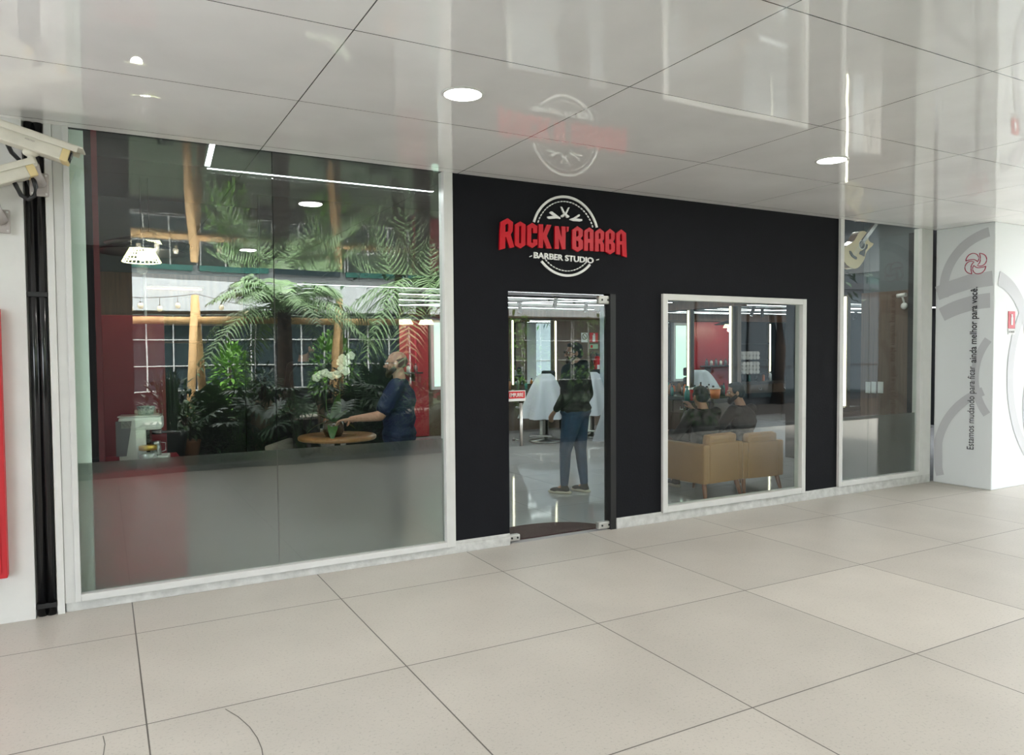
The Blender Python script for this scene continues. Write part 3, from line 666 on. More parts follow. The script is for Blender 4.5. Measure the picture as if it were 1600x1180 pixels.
for i in range(7):
    m, cn = bm_[(i*5) % 6]
    bottle((13.0+i*.24, 7.52, .86), .035, .16+.03*((i*5) % 4), m, f'{cn} bottle on far counter right of the towels, {["left", "right"][i//6]} of its colour', 'bottles on the far counter')
def tub(nm, px, py, dist, w, h, m, label):
    p = CP+ray(px, py)*dist; t = thing(nm, label, 'box', p, .7); MB().box(-w/2, w/2, -w/2, w/2, 0, h, .012).build('body', m, t)
    MB().box(-w/2-.01, w/2+.01, -w/2-.01, w/2+.01, h, h+.02, .005).build('lid', m, t); return t
tr2 = thing('trolley', 'black barber trolley holding the red box between the seated men', 'trolley', (7.9, 3.05, 0), .6)
for z in (.35, .60, .84): MB().box(-.22, .22, -.17, .17, z, z+.025, .004).build('shelf', black_metal, tr2)
for sx in (-.2, .2):
    for sy in (-.15, .15): MB().cyl((sx, sy, .05), (sx, sy, .86), .010, n=8).build('leg', black_metal, tr2); 
for sx in (-.2, .2):
    for sy in (-.15, .15): MB().ell((sx, sy, .028), (.028, .014, .028)).build('castor', black_metal, tr2)
rb = thing('red_box', 'red plastic box with orange label on the trolley between seated men', 'box', (7.93, 3.05, .865), .6)
MB().box(-.13, .13, -.1, .1, 0, .17, .012).build('body', mat('red plastic', (.55, .015, .012), .35), rb); MB().box(-.14, .14, -.11, .11, .17, .19, .004).build('lid', white_acr, rb); MB().box(-.125, -.07, -.103, -.1, .03, .13).build('sticker', orange_p, rb)
ob = thing('orange_tub', 'orange plastic tub on the counter left of the middle lit post', 'tub', (8.5, 3.28, .86))
MB().lathe([(.001, 0), (.07, 0), (.085, .15), (.001, .15)], 20).build('body', orange_p, ob); MB().cyl((0, 0, .15), (0, 0, .17), .09).build('lid', white_acr, ob)
ts = thing('teal_sprayer', 'teal spray bottle standing beside the red box', 'bottle', (7.76, 3.10, .865))
MB().lathe([(.001, 0), (.045, 0), (.045, .12), (.018, .17), (.018, .19), (.001, .19)], 16).build('body', teal_p, ts); MB().box(-.045, .02, -.012, .012, .19, .225, .004).build('trigger', teal_p, ts)
mp_ = tag(MB().box(3.9, 5.45, 7.72, 7.79, .02, 2.28, .004).build('maroon_panel', mat('bright maroon panel', (.36, .02, .035), .4)), 'wide maroon panel at the back wall, seen in the mirror of the small window', 'panel')
ps = thing('product_shelf', 'dark shelf of small bottles on the back maroon panel, seen in the mirror', 'shelf', (4.6, 7.72, 1.22))
MB().box(-.65, .65, -.22, 0.005, 0, .03).build('board', black_metal, ps)
for sx in (-.5, .5): MB().box(sx-.01, sx+.01, -.18, .005, -.14, 0).build('bracket', black_metal, ps)
for i in range(8):
    bottle((4.1+i*.15, 7.62, 1.25), .035, .14+.02*(i % 2), [paper, smoked][i % 2], f'{["white", "grey"][i % 2]} product bottle on the shelf of the maroon panel, {["first", "second", "third", "fourth"][i//2]} of its colour', 'product bottles on the maroon panel shelf')
w4 = struct('added_window', MB().box(5.50, 5.56, 7.70, 7.79, .9, 2.25).box(6.02, 6.08, 7.70, 7.79, .9, 2.25).box(5.56, 6.02, 7.70, 7.79, .9, .96).box(5.56, 6.02, 7.70, 7.79, 2.19, 2.25), white_in)
MB().box(5.56, 6.02, 7.75, 7.77, .96, 2.19).build('glow_pane', mat('glow pane', (.6, .8, .7), .3, emit=(.62, .95, .78), es=.55), w4)  # glowing pane and its window added to give the mirror a bright patch
for i, x in enumerate((4.3, 4.7, 5.1)):
    pendant(Vector((x, 6.95, 2.20)), f'black disc pendant lamp in front of the back maroon panel, {("left", "middle", "right")[i]} of three', .27)
# barber chairs under white capes
def barber_chair(x, y, rz, label):
    t = thing('barber_chair', label, 'chair', (x, y, 0), rz)
    MB().lathe([(.001, 0), (.30, 0), (.29, .03), (.05, .05), (.045, .40), (.001, .40)], 28).build('pedestal', chrome, t)
    MB().box(-.25, .25, -.25, .25, .42, .54, .03).build('seat', black_gloss, t)
    MB().box(-.24, .24, -.31, -.20, .54, 1.08, .04).build('backrest', black_gloss, t)
    MB().box(-.13, .13, -.32, -.24, 1.10, 1.27, .03).build('headrest', black_gloss, t)
    for s in (-1, 1): MB().box(s*.30-.035, s*.30+.035, -.22, .22, .60, .72, .02).build('armrest', black_gloss, t)
    MB().box(-.2, .2, .38, .50, .14, .17, .01).box(-.03, .03, .2, .42, .15, .42, .01).build('footrest', chrome, t); return t
def cape(x, y, rz, label, seed):
    rnd = random.Random(seed); bm = bmesh.new(); n = 40; rows = 12; R = []
    for j in range(rows):
        f = j/(rows-1); ring = []
        for i in range(n):
            a = 2*PI*i/n; ripple = 1+.16*f*math.sin(a*7+seed)+.07*f*math.sin(a*13+1)
            r = (.10+.34*f**.75)*ripple; z = 1.22-.78*f**1.25
            ring.append(bm.verts.new((r*math.cos(a)*.95, r*math.sin(a)*1.1+.05*f, z)))
        R.append(ring)
    for a, b in zip(R, R[1:]):
        for i in range(n): bm.faces.new((a[i], a[(i+1)%n], b[(i+1)%n], b[i])).smooth = True
    bm.faces.new(R[0]); mb = MB(); mb.bm.free(); mb.bm = bm
    o = mb.build('barber_cape', cape_m, None, (x, y, 0), (0, 0, rz)); return tag(o, label, 'cape')
for px, py, lab in ((853, 690, 'left of the bearded man in the doorway'), (925, 682, 'right of the bearded man in the doorway'), (1036, 705, 'at the left edge of the small window')):
    p = atz(px, py, 0)
    if px > 1000: p = Vector((6.15, 2.5, 0))
    barber_chair(p.x, p.y, 2.4, f'black barber chair under a white cape {lab}')
    cape(p.x, p.y, 2.4, f'white cape draped over the barber chair {lab}', px)
# signs and extinguisher on back wall behind the door
def wallpt(px, py): return aty(px, py, 7.79)
def flat(nm, px0, py0, px1, py1, m, label, cat):
    a, b = wallpt(px0, py0), wallpt(px1, py1); t = thing(nm, label, cat, ((a.x+b.x)/2, 7.79, (a.z+b.z)/2)); w_, h_ = abs(b.x-a.x)/2, abs(a.z-b.z)/2
    MB().box(-w_, w_, -.008, 0, -h_, h_).build('panel', m, t); return t, w_, h_
t, w_, h_ = flat('no_smoking_sign', 908, 520, 918, 535, paper, 'pale no smoking sign on the wood wall behind the door', 'sign')
mb = MB(); mb.tube([(w_*.75*math.cos(2*PI*k/24), -.012, w_*.75*math.sin(2*PI*k/24)+h_*.2) for k in range(25)], .006, 6); mb.tube([(-w_*.5, -.012, w_*.5+h_*.2), (w_*.5, -.012, -w_*.5+h_*.2)], .006, 6); mb.build('pictogram', mat('yellow black print', (.12, .1, .01), .5), t)
t, w_, h_ = flat('fire_sign', 921, 520, 934, 535, red_flat, 'red extinguisher sign on the wood wall behind the door', 'sign')
MB().box(-.035, .035, -.014, -.009, -.09, .05, .003).box(-.015, .03, -.014, -.009, .055, .085).build('pictogram', white_acr, t)
t, w_, h_ = flat('small_sign', 921, 538, 934, 545, mat('pale green print', (.35, .5, .35), .5), 'small pale green sign under the red extinguisher sign', 'sign')
MB().box(-w_*.8, -w_*.3, -.012, -.009, -h_*.6, h_*.6).build('red_mark', red_flat, t)
p = wallpt(928, 590)
fx = thing('fire_extinguisher', 'red fire extinguisher hanging on the wood wall behind the door', 'extinguisher', (p.x, 7.66, p.z))
MB().lathe([(.001, 0), (.075, 0), (.08, .02), (.08, .38), (.05, .45), (.02, .47), (.001, .47)], 22).build('cylinder', red_sign, fx)
MB().box(-.06, -.0, -.083, -.078, .12, .28).build('label_plate', paper, fx)
MB().box(-.02, .05, -.02, .02, .47, .52, .006).box(-.06, .0, -.012, .012, .52, .54, .003).build('valve', black_metal, fx)
MB().tube([(-.03, 0, .50), (-.12, 0, .56), (-.18, 0, .48), (-.15, 0, .36), (-.09, -.02, .20)], .012, 8).build('hose', black_metal, fx)
MB().box(-.03, .03, .05, .13, .2, .3).build('bracket', black_metal, fx)
# handrail like wooden ledge behind the man
a, b_ = aty(880, 599, 7.4), aty(940, 602, 7.4)
lg = thing('wooden_ledge', 'long wooden ledge on back wall at counter height behind the bearded man', 'shelf', (a.x, 7.5, a.z))
MB().box(-.2, 1.3, -.02, .28, -.04, 0).build('board', wood_table, lg)
MB().box(-.15, -.12, .0, .28, -.3, -.04).box(1.2, 1.23, .0, .28, -.3, -.04).build('bracket', black_metal, lg)
# door mat
p = atz(848, 824, 0); mb = MB(); pts = [(.62*math.cos(PI*k/24), .42*math.sin(PI*k/24)) for k in range(25)]
mb.prism([(x, y, 0) for x, y in pts], (0, 0, .012)); dm = mb.build('door_mat', mat_rug, None, (3.42, .10, .001)); tag(dm, 'half-round dark maroon mat just inside the glass door', 'mat')
# ================================================================== ARMCHAIRS
def armchair(x, y, rz, label, m=tan, sc=1):
    t = thing('armchair', label, 'armchair', (x, y, 0), rz, None); t.scale = (sc,)*3
    MB().box(-.30, .30, -.33, .33, .20, .34, .02).build('base', m, t)
    MB().box(-.23, .23, -.22, .33, .34, .42, .035).build('seat_cushion', m, t)
    for s in (-1, 1): MB().box(s*.265-.045, s*.265+.045, -.335, .33, .19, .60, .022).build('arm', m, t)
    MB().box(-.222, .222, -.335, -.24, .19, .60, .012).build('backrest', m, t)
    mb = MB().box(-.22, .22, -.05, .06, .0, .34, .045); mb._xf(mb.bm.verts[:], (0, -.25, .36), Euler((.10, 0, 0)).to_matrix()); mb.build('back_cushion', m, t)
    for sx in (-1, 1):
        for sy in (-1, 1): MB().cyl((sx*.25, sy*.28, .20), (sx*.28, sy*.33, 0), .028, .017, 14).build('leg', leg_wood, t)
    return t
armchair(5.86, .80, .10, 'tan leather armchair at the left of the small window, a man seated in it', sc=1.04)
armchair(6.545, .82, -.05, 'tan leather armchair at the right of the small window, a bearded man seated in it', sc=1.0)
armchair(1.95, 2.75, 2.6, 'pale grey-beige armchair behind the round oak table', stain_lamp, 1.1)
# round table and orchid
tx, ty = 2.02, 1.78
rt = thing('round_table', 'round oak cafe table carrying the orchid, left window', 'table', (tx, ty, 0))
MB().lathe([(.001, 0), (.37, 0), (.38, .012), (.38, .03), (.37, .04), (.001, .04)], 48, (0, 0, .78)).build('tabletop', wood_table, rt)
MB().lathe([(.001, 0), (.24, 0), (.23, .02), (.03, .04), (.03, .78), (.001, .78)], 28).build('pedestal', black_metal, rt)
def leaf(mb, base, d, L, w, droop=.3, seg=6, up=Vector((0,0,1)), mi=0):
    d = Vector(d).normalized(); side = d.cross(up)
    if side.length < .01: side = Vector((1,0,0))
    side.normalize(); n = side.cross(d).normalized(); P = []
    for i in range(seg+1):
        f = i/seg; c = Vector(base)+d*L*f-up*droop*L*f*f; ww = w*math.sin(PI*min(.98, .06+f*.92))**.8/2
        P.append((c-side*ww+n*ww*.25, c, c+side*ww+n*ww*.25))
    V = [[mb.bm.verts.new(q) for q in r] for r in P]
    for a, b in zip(V, V[1:]):
        for k in (0, 1):
            f = mb.bm.faces.new((a[k], a[k+1], b[k+1], b[k])); f.smooth = True; f.material_index = mi
orc = thing('potted_orchid', 'white flowering orchid in a dark round pot on the oak table', 'plant', (tx-.06, ty-.08, .82))
MB().lathe([(.001, 0), (.075, 0), (.10, .05), (.105, .11), (.09, .15), (.083, .15), (.09, .11), (.001, .10)], 28).build('pot', mat('dark bronze pot', (.05, .03, .02), .15), orc)
mb = MB()
for a, L, w_, dr in ((-1.9, .22, .10, .9), (-1.1, .26, .09, .1), (.3, .26, .08, .5), (2.6, .28, .09, .6), (3.3, .30, .08, .25), (1.6, .2, .08, .2), (-1.6, .30, .10, -.35)):
    leaf(mb, (0, 0, .13), (math.cos(a), math.sin(a), .8 if dr < 0.5 else .2), L, w_, dr)
mb.build('leaves', leaf_m, orc)
def flower_at(px, py): 
    s = (Vector((tx, ty, 0))-CP).dot(CF); return CP+ray(px, py)*s-Vector((tx-.06, ty-.08, .82))
mb = MB(); fl = []
for stem, flowers in (([(510, 640), (509, 605), (512, 590), (530, 586)], [(500, 586), (508, 583), (519, 587), (527, 585), (494, 590)]), ([(531, 640), (531, 600), (536, 575), (547, 556)], [(535, 560), (541, 566), (534, 576), (540, 580), (548, 556), (532, 566)])):
    mb.tube([(0, 0, .12)]+[flower_at(*q) for q in stem], .004, 6); fl += flowers
mb.build('stems', leaf_m, orc)
for q in fl:
    c = flower_at(*q); m_ = MB(); rr = random.uniform(0, 6)
    for k in range(5):
        a = 2*PI*k/5+rr; u = Vector((math.cos(a), 0, math.sin(a))); v = c+u*.022+Vector((0, random.uniform(-.01, .0), 0)); m_.ell(v, (.026, .006, .022))
    m_.ell(c+Vector((0, -.012, 0)), (.008, .01, .008)); m_.build('flower', petal, orc)
# ================================================================== GUITAR, PAPERS, CAMERA IN THE RIGHT WINDOW
def gp(cx, cy, Y): return aty(1310+cx*.08475, 330+cy*.08475, Y)
gt = thing('acoustic_guitar', 'acoustic guitar with black pickguard hanging tilted in the right window', 'guitar', gp(280, 760, .2))
go = gt.location.copy()
out = [(70,790),(78,740),(110,680),(170,625),(240,582),(295,545),(335,480),(365,420),(400,380),(440,366),(490,368),(535,405),(552,470),(556,530),(590,572),(650,598),(628,640),(570,690),(525,745),(500,800),(490,860),(455,935),(400,1010),(350,1050),(300,1062),(230,1045),(150,985),(90,895)]
MB().prism([gp(x, y, .20)-go for x, y in out], (0, .10, 0)).build('body', guitar_side, gt)
MB().prism([gp(x, y, .197)-go for x, y in out], (0, .003, 0)).build('soundboard', guitar_top, gt)
def gdisc(cx, cy, r, Y, nm, m, r2=None):
    c = gp(cx, cy, Y)-go; mb = MB(); mb.cyl(c, c+Vector((0, .003, 0)), r, n=28); return mb.build(nm, m, gt)
gdisc(440, 620, .056, .193, 'rosette', white_acr); gdisc(440, 618, .047, .189, 'soundhole', black_in)
MB().prism([gp(x, y, .188)-go for x, y in [(520,605),(545,620),(535,680),(500,720),(490,790),(480,838),(440,815),(385,790),(400,745),(450,720),(500,680)]], (0, .004, 0)).build('pickguard', black_gloss, gt)
MB().prism([gp(x, y, .184)-go for x, y in [(215,730),(240,740),(280,810),(345,850),(340,890),(300,870),(255,830),(222,775)]], (0, .012, 0)).build('bridge', black_metal, gt)
n0, n1 = gp(462, 560, .18)-go, gp(760, 160, .18)-go; dd = (n1-n0).normalized(); sd = Vector((dd.z, 0, -dd.x))*.026
MB().prism([n0-sd, n0+sd, n1+sd*.85, n1-sd*.85], (0, .03, 0)).build('neck', mat('dark fretboard', (.05, .04, .035), .4), gt)
mb = MB()
for k in range(16):
    c = n0+(n1-n0)*(.04+.93*(1-.93**k)/(1-.93**16)); mb.prism([c-sd, c+sd, c+sd+dd*.003, c-sd+dd*.003], (0, -.002, 0))
mb.build('frets', smoked, gt)
MB().prism([n1-sd*1.3, n1+sd*1.3, n1+sd*1.4+dd*.16, n1-sd*1.4+dd*.16], (0, .02, 0)).build('headstock', guitar_side, gt)
mb = MB(); b0 = gp(285, 800, .18)-go
for k in range(6):
    o_ = sd*((k-2.5)/3.2); mb.cyl(b0+o_+Vector((0, -.003, 0)), n1+o_*.9+Vector((0, -.003, 0)), .0009, n=4)
mb.build('strings', chrome, gt)
for i, q in enumerate([(1354, 1362), (1363, 1371), (1373, 1382)]):
    a, b_ = atx(q[0]-1, 598, 8.975), atx(q[1]-2, 613, 8.975)
    o = MB().box(-.006, .004, -abs(a.y-b_.y)/2, abs(a.y-b_.y)/2, -.075, .075).build('paper_notice', paper, None, (8.973, (a.y+b_.y)/2, (a.z+b_.z)/2)); tag(o, f'small white notice on the wood panel, {("left", "middle", "right")[i]} of three', 'notice', 'three notices on the wood panel')
p = atx(1410, 462, 8.9)
ct = thing('wall_camera', 'small white camera on the wood end panel in the right window', 'camera', p)
MB().cyl((0, .07, 0), (0, -.05, .01), .026).build('body', white_acr, ct); MB().tube([(.0, 0, -.02), (.03, .0, -.07), (.03, 0, -.12)], .012).build('arm', white_acr, ct); MB().ell((.04, 0, -.13), (.03, .045, .045)).build('base', white_acr, ct)
# ================================================================== PEOPLE
def remesh(o, vox=.007, sm=2):
    r = o.modifiers.new('r', 'REMESH'); r.mode = 'VOXEL'; r.voxel_size = vox; r.use_smooth_shade = True
    s = o.modifiers.new('s', 'SMOOTH'); s.iterations = sm; s.factor = .5; return o
def V(*a): return Vector(a)
def person(label, loc, rz, J, shirt, trousers, skin=skin_m, hair='dark', beard=False, glasses=False, hood=False, sleeves='long', shoes=True, build=1.0, headrot=(0,0,0), bald=False, fist=False, name='person'):
    t = thing(name, label, 'person', loc, rz); b = build
    sh = {s: J['sh'][s] for s in 'LR'}; el, wr, hp, kn, an = J['el'], J['wr'], J['hp'], J['kn'], J['an']
    pel, chest, neck, head = J['pel'], J['chest'], J['neck'], J['head']
    HR = Euler(headrot).to_matrix()
    def hv(*a): return head+HR@Vector(a)
    mb = MB()
    # trunk, limbs
    mb.ell(pel, (.155*b, .115*b, .12)); mb.ell((pel+chest)/2, (.14*b, .105*b, .16)); mb.ell(chest, (.165*b, .115*b, .17))
    mb.cap(chest+V(0, 0, .05), neck, .075, .058); mb.cap(neck, head+HR@V(0, -.015, -.06), .058, .052)
    for s in 'LR':
        mb.cap(chest+V(0, 0, .08), sh[s], .06, .055); mb.cap(sh[s], el[s], .050*b, .038*b); mb.cap(el[s], wr[s], .038*b, .026)
        mb.cap(hp[s], kn[s], .080*b, .055); mb.cap(kn[s], an[s], .052, .036); mb.cap(an[s], an[s]+J['foot'][s]*.10-V(0,0,.05), .034, .022)
        # hand: palm, four fingers with knuckle bends, thumb from the side of the palm
        d = (wr[s]-el[s]).normalized(); sd = 1 if s == 'R' else -1
        cx = d.cross(V(0, 0, 1)) if abs(d.z) < .9 else V(0, 1, 0); cx.normalize(); nn = d.cross(cx).normalized()
        if J.get('palm'): 
            nn = J['palm'][s].normalized(); cx = d.cross(nn).normalized(); nn = cx.cross(d).normalized()
        for k in (-.026, -.009, .009, .026): mb.cap(wr[s]+d*.02+cx*k*.7, wr[s]+d*.085+cx*k, .013, .0105)
        for k, L in ((-.030, .062), (-.010, .075), (.010, .078), (.030, .068)):
            p0 = wr[s]+d*.088+cx*k; p1 = p0+(d*.9+nn*.35).normalized()*L*.5; p2 = p1+(d*.55+nn*.85).normalized()*L*.5
            mb.cap(p0, p1, .0092, .0085); mb.cap(p1, p2, .0085, .0075)
        th = wr[s]+d*.03+cx*(-.025); t1 = th+(d*.6-cx*.7+nn*.3).normalized()*.045; t2 = t1+(d*.9-cx*.2+nn*.3).normalized()*.032
        mb.cap(th, t1, .013, .010); mb.cap(t1, t2, .010, .0085)
    # head with brow, nose, lips, chin, ears
    mb.ell(hv(0, -.012, .025), (.076, .094, .088), HR); mb.ell(hv(0, .012, -.035), (.060, .074, .072), HR); mb.ell(hv(0, .062, -.082), (.028, .022, .022), HR)
    mb.ell(hv(0, .080, .022), (.048, .014, .010), HR); mb.cap(hv(0, .084, .012), hv(0, .106, -.028), .009, .013)
    mb.ell(hv(-.010, .094, -.030), (.008, .009, .008)); mb.ell(hv(.010, .094, -.030), (.008, .009, .008))
    mb.ell(hv(0, .083, -.054), (.024, .009, .006), HR); mb.ell(hv(0, .081, -.064), (.020, .009, .006), HR)
    for s in (-1, 1): mb.ell(hv(s*.077, -.008, -.012), (.009, .020, .031), HR); mb.ell(hv(s*.042, .055, -.02), (.020, .018, .020), HR)
    remesh(mb.build('body', skin, t), .0065, 2)
    mb = MB()
    for s in (-1, 1): mb.ell(hv(s*.030, .074, .004), (.012, .010, .009), HR)
    e = mb.build('eyes', white_acr, t)
    mb = MB()
    for s in (-1, 1): mb.ell(hv(s*.030, .082, .004), (.005, .003, .005), HR)
    mb.build('pupils', black_gloss, e)
    # clothes
    mb = MB(); g = .016
    mb.ell(pel+V(0, 0, .03), (.165*b+g, .12*b+g, .11)); mb.ell((pel+chest)/2, (.15*b+g, .115*b+g, .18)); mb.ell(chest, (.17*b+g, .12*b+g, .18)); mb.cap(chest+V(0, 0, .09), neck-V(0, 0, .035), .09, .070)
    for s in 'LR':
        mb.cap(chest+V(0, 0, .07), sh[s], .075, .068)
        if sleeves == 'long': mb.cap(sh[s], el[s], .066*b, .053*b); mb.cap(el[s], el[s].lerp(wr[s], .88), .052*b, .042)
        else: mb.cap(sh[s], sh[s].lerp(el[s], .72), .068*b, .064*b)
    if hood:
        mb.ell(neck+V(0, -.085, .0), (.12, .065, .065), Euler((.5, 0, 0)).to_matrix()); mb.cap(neck+V(-.08, -.03, -.01), neck+V(-.03, .06, -.04), .035, .03); mb.cap(neck+V(.08, -.03, -.01), neck+V(.03, .06, -.04), .035, .03)
    so_ = remesh(mb.build('hoodie' if hood else 'shirt', shirt, t), .009, 3)
    mb = MB(); mb.ell(pel+V(0, 0, -.01), (.165*b+.006, .125*b+.006, .11))
    for s in 'LR':
        mb.cap(hp[s], kn[s], .094*b, .070); m1 = kn[s].lerp(an[s], .5); mb.cap(kn[s], m1, .068, .060); mb.cap(m1, kn[s].lerp(an[s], .93), .060, .047)
    remesh(mb.build('trousers', trousers, t), .009, 2)
    for s in 'LR':
        f = J['foot'][s].normalized(); a = an[s]; gz = V(a.x, a.y, a.z-.085); ang = math.atan2(-f.x, f.y); R = Euler((0, 0, ang)).to_matrix()
        mb = MB(); mb.cap(a+V(0,0,.0), a+V(0,0,-.03), .045, .045); mb.cap(a+R@V(0, -.02, -.04), a+R@V(0, .13, -.052), .042, .034); mb.ell(a+R@V(0, .10, -.05), (.046, .08, .032), R)
        so1 = remesh(mb.build('shoe', shoe_m, t), .008, 1)
        mb = MB(); mb.ell(V(0, 0, 0), (1, 1, 1)); 
        for v in mb.bm.verts: v.co = V(v.co.x*.050, v.co.y*.150+.055, max(-1, min(1, v.co.z*2.2))*.016)
        mb._xf(mb.bm.verts[:], gz+V(0, 0, .017), R); mb.build('sole', sole_m, so1)
    # hair, beard, glasses
    if hair:
        mb = MB()
        if bald: mb.ell(hv(0, -.022, .018), (.078, .088, .074), HR)
        else:
            mb.ell(hv(0, -.022, .040), (.083, .092, .085), HR); mb.ell(hv(0, -.045, -.005), (.080, .068, .075), HR); mb.ell(hv(0, .03, .088), (.062, .045, .030), HR)
            for s in (-1, 1): mb.ell(hv(s*.068, .012, .02), (.014, .03, .035), HR)
        remesh(mb.build('hair', hair_m if hair == 'dark' else hair_short, t), .008, 1)
    if beard:
        mb = MB(); mb.cap(hv(-.064, .010, -.045), hv(-.034, .062, -.088), .022, .026); mb.cap(hv(.064, .010, -.045), hv(.034, .062, -.088), .022, .026)
        mb.ell(hv(0, .070, -.098), (.045, .032, .038), HR); mb.cap(hv(-.026, .082, -.046), hv(.026, .082, -.046), .009, .009); mb.cap(hv(-.028, .080, -.05), hv(-.03, .074, -.085), .011); mb.cap(hv(.028, .080, -.05), hv(.03, .074, -.085), .011)
        remesh(mb.build('beard', beard_m, t), .006, 1)
    if glasses:
        mb = MB()
        for s in (-1, 1):
            mb.tube([hv(s*.033+.025*math.cos(2*PI*k/20), .102, .004+.018*math.sin(2*PI*k/20)) for k in range(21)], .0028, 6)
            mb.tube([hv(s*.057, .102, .010), hv(s*.078, .04, .008), hv(s*.080, -.01, .0)], .0025, 6)
        mb.tube([hv(-.009, .104, .006), hv(.009, .104, .006)], .0025, 6); mb.build('glasses', black_gloss, t)
    return t
def stand(**k):
    J = dict(pel=V(0,0,.95), chest=V(0,.0,1.28), neck=V(0,-.01,1.475), head=V(0,.02,1.615), sh=dict(L=V(-.185,0,1.41), R=V(.185,0,1.41)), el=dict(L=V(-.235,-.02,1.13), R=V(.235,-.02,1.13)),
             wr=dict(L=V(-.235,.07,.90), R=V(.235,.07,.90)), hp=dict(L=V(-.085,0,.90), R=V(.085,0,.90)), kn=dict(L=V(-.10,.02,.49), R=V(.10,.03,.49)), an=dict(L=V(-.11,-.03,.085), R=V(.11,.0,.085)),
             foot=dict(L=V(-.15,1,0), R=V(.2,1,0)))
    J.update(k); return J
# bearded man behind the glass door, turned left
person('bearded man with glasses in black hoodie and blue jeans standing behind glass door, facing left', (4.74, 1.62, 0), .55, stand(
    el=dict(L=V(-.25,.0,1.14), R=V(.25,-.04,1.13)), wr=dict(L=V(-.20,.16,.96), R=V(.22,.06,.90)),
    an=dict(L=V(-.10,.10,.085), R=V(.10,-.06,.085)), kn=dict(L=V(-.11,.08,.49), R=V(.11,-.01,.49)), foot=dict(L=V(-.1,1,0), R=V(.25,1,0))),
    cloth_black, denim, skin_m, 'dark', True, True, True, build=1.34, headrot=(-.04, 0, .75))
# man in navy blue
person('man with glasses and cropped hair in navy blue short-sleeved shirt, facing left behind left window', (2.36, .95, -.08), 1.12, stand(
    el=dict(L=V(-.25,.14,1.16), R=V(.24,.10,1.13)), wr=dict(L=V(-.20,.40,1.13), R=V(.17,.36,1.10)), palm=dict(L=V(0,0,-1), R=V(0,0,-1))),
    cloth_blue, cloth_blue, skin_m, 'short', True, True, False, 'short', build=1.22, bald=True)
# dark-haired man further back
person('dark-haired man in black clothes standing among greenery reflections behind left window, facing right', (1.84, 2.35, .07), -1.1, stand(), cloth_black, cloth_black, skin_d, 'dark', True, False, False)
# seated men
def seat(**k):
    J = dict(pel=V(0,-.10,.47), chest=V(0,-.16,.78), neck=V(0,-.12,.965), head=V(0,-.08,1.095), sh=dict(L=V(-.19,-.14,.91), R=V(.19,-.14,.91)), el=dict(L=V(-.27,.02,.66), R=V(.27,.02,.66)),
             wr=dict(L=V(-.14,.22,.66), R=V(.14,.22,.66)), hp=dict(L=V(-.09,-.06,.45), R=V(.09,-.06,.45)), kn=dict(L=V(-.13,.36,.50), R=V(.13,.36,.50)), an=dict(L=V(-.13,.42,.085), R=V(.13,.40,.085)),
             foot=dict(L=V(-.2,1,0), R=V(.2,1,0)))
    J.update(k); return J
person('dark-haired man in black seen from behind, seated in the left tan armchair', (5.84, .86, .02), .10, seat(wr=dict(L=V(-.12,.24,.68), R=V(.22,.22,.92))), cloth_black, cloth_black, skin_m, 'dark', False, False, False, headrot=(-.15, 0, -.25))
person('bearded man in black, face turned left, seated in the right tan armchair', (6.45, .90, .03), .2, seat(head=V(-.03,-.07,1.11)), cloth_black, cloth_black, skin_m, 'dark', True, False, False, headrot=(-.1, 0, .75))
hb = thing('backpack', 'dark glossy backpack held between the two seated men', 'bag', (6.12, 1.25, .52), .3)
mb = MB(); mb.ell((0, 0, .2), (.15, .10, .22)); mb.box(-.14, .14, -.08, .08, 0, .25, .05); o = remesh(mb.build('body', mat('black nylon', (.02, .02, .022), .35, bump=.4, bscale=15), hb), .01, 2)
MB().tube([(-.06, .0, .40), (-.04, 0, .47), (.04, 0, .47), (.06, 0, .40)], .010).build('handle', black_metal, hb)
MB().tube([(-.12, -.06, .28), (-.06, -.105, .38), (.06, -.105, .38), (.12, -.06, .28)], .005).build('zip', chrome, hb)
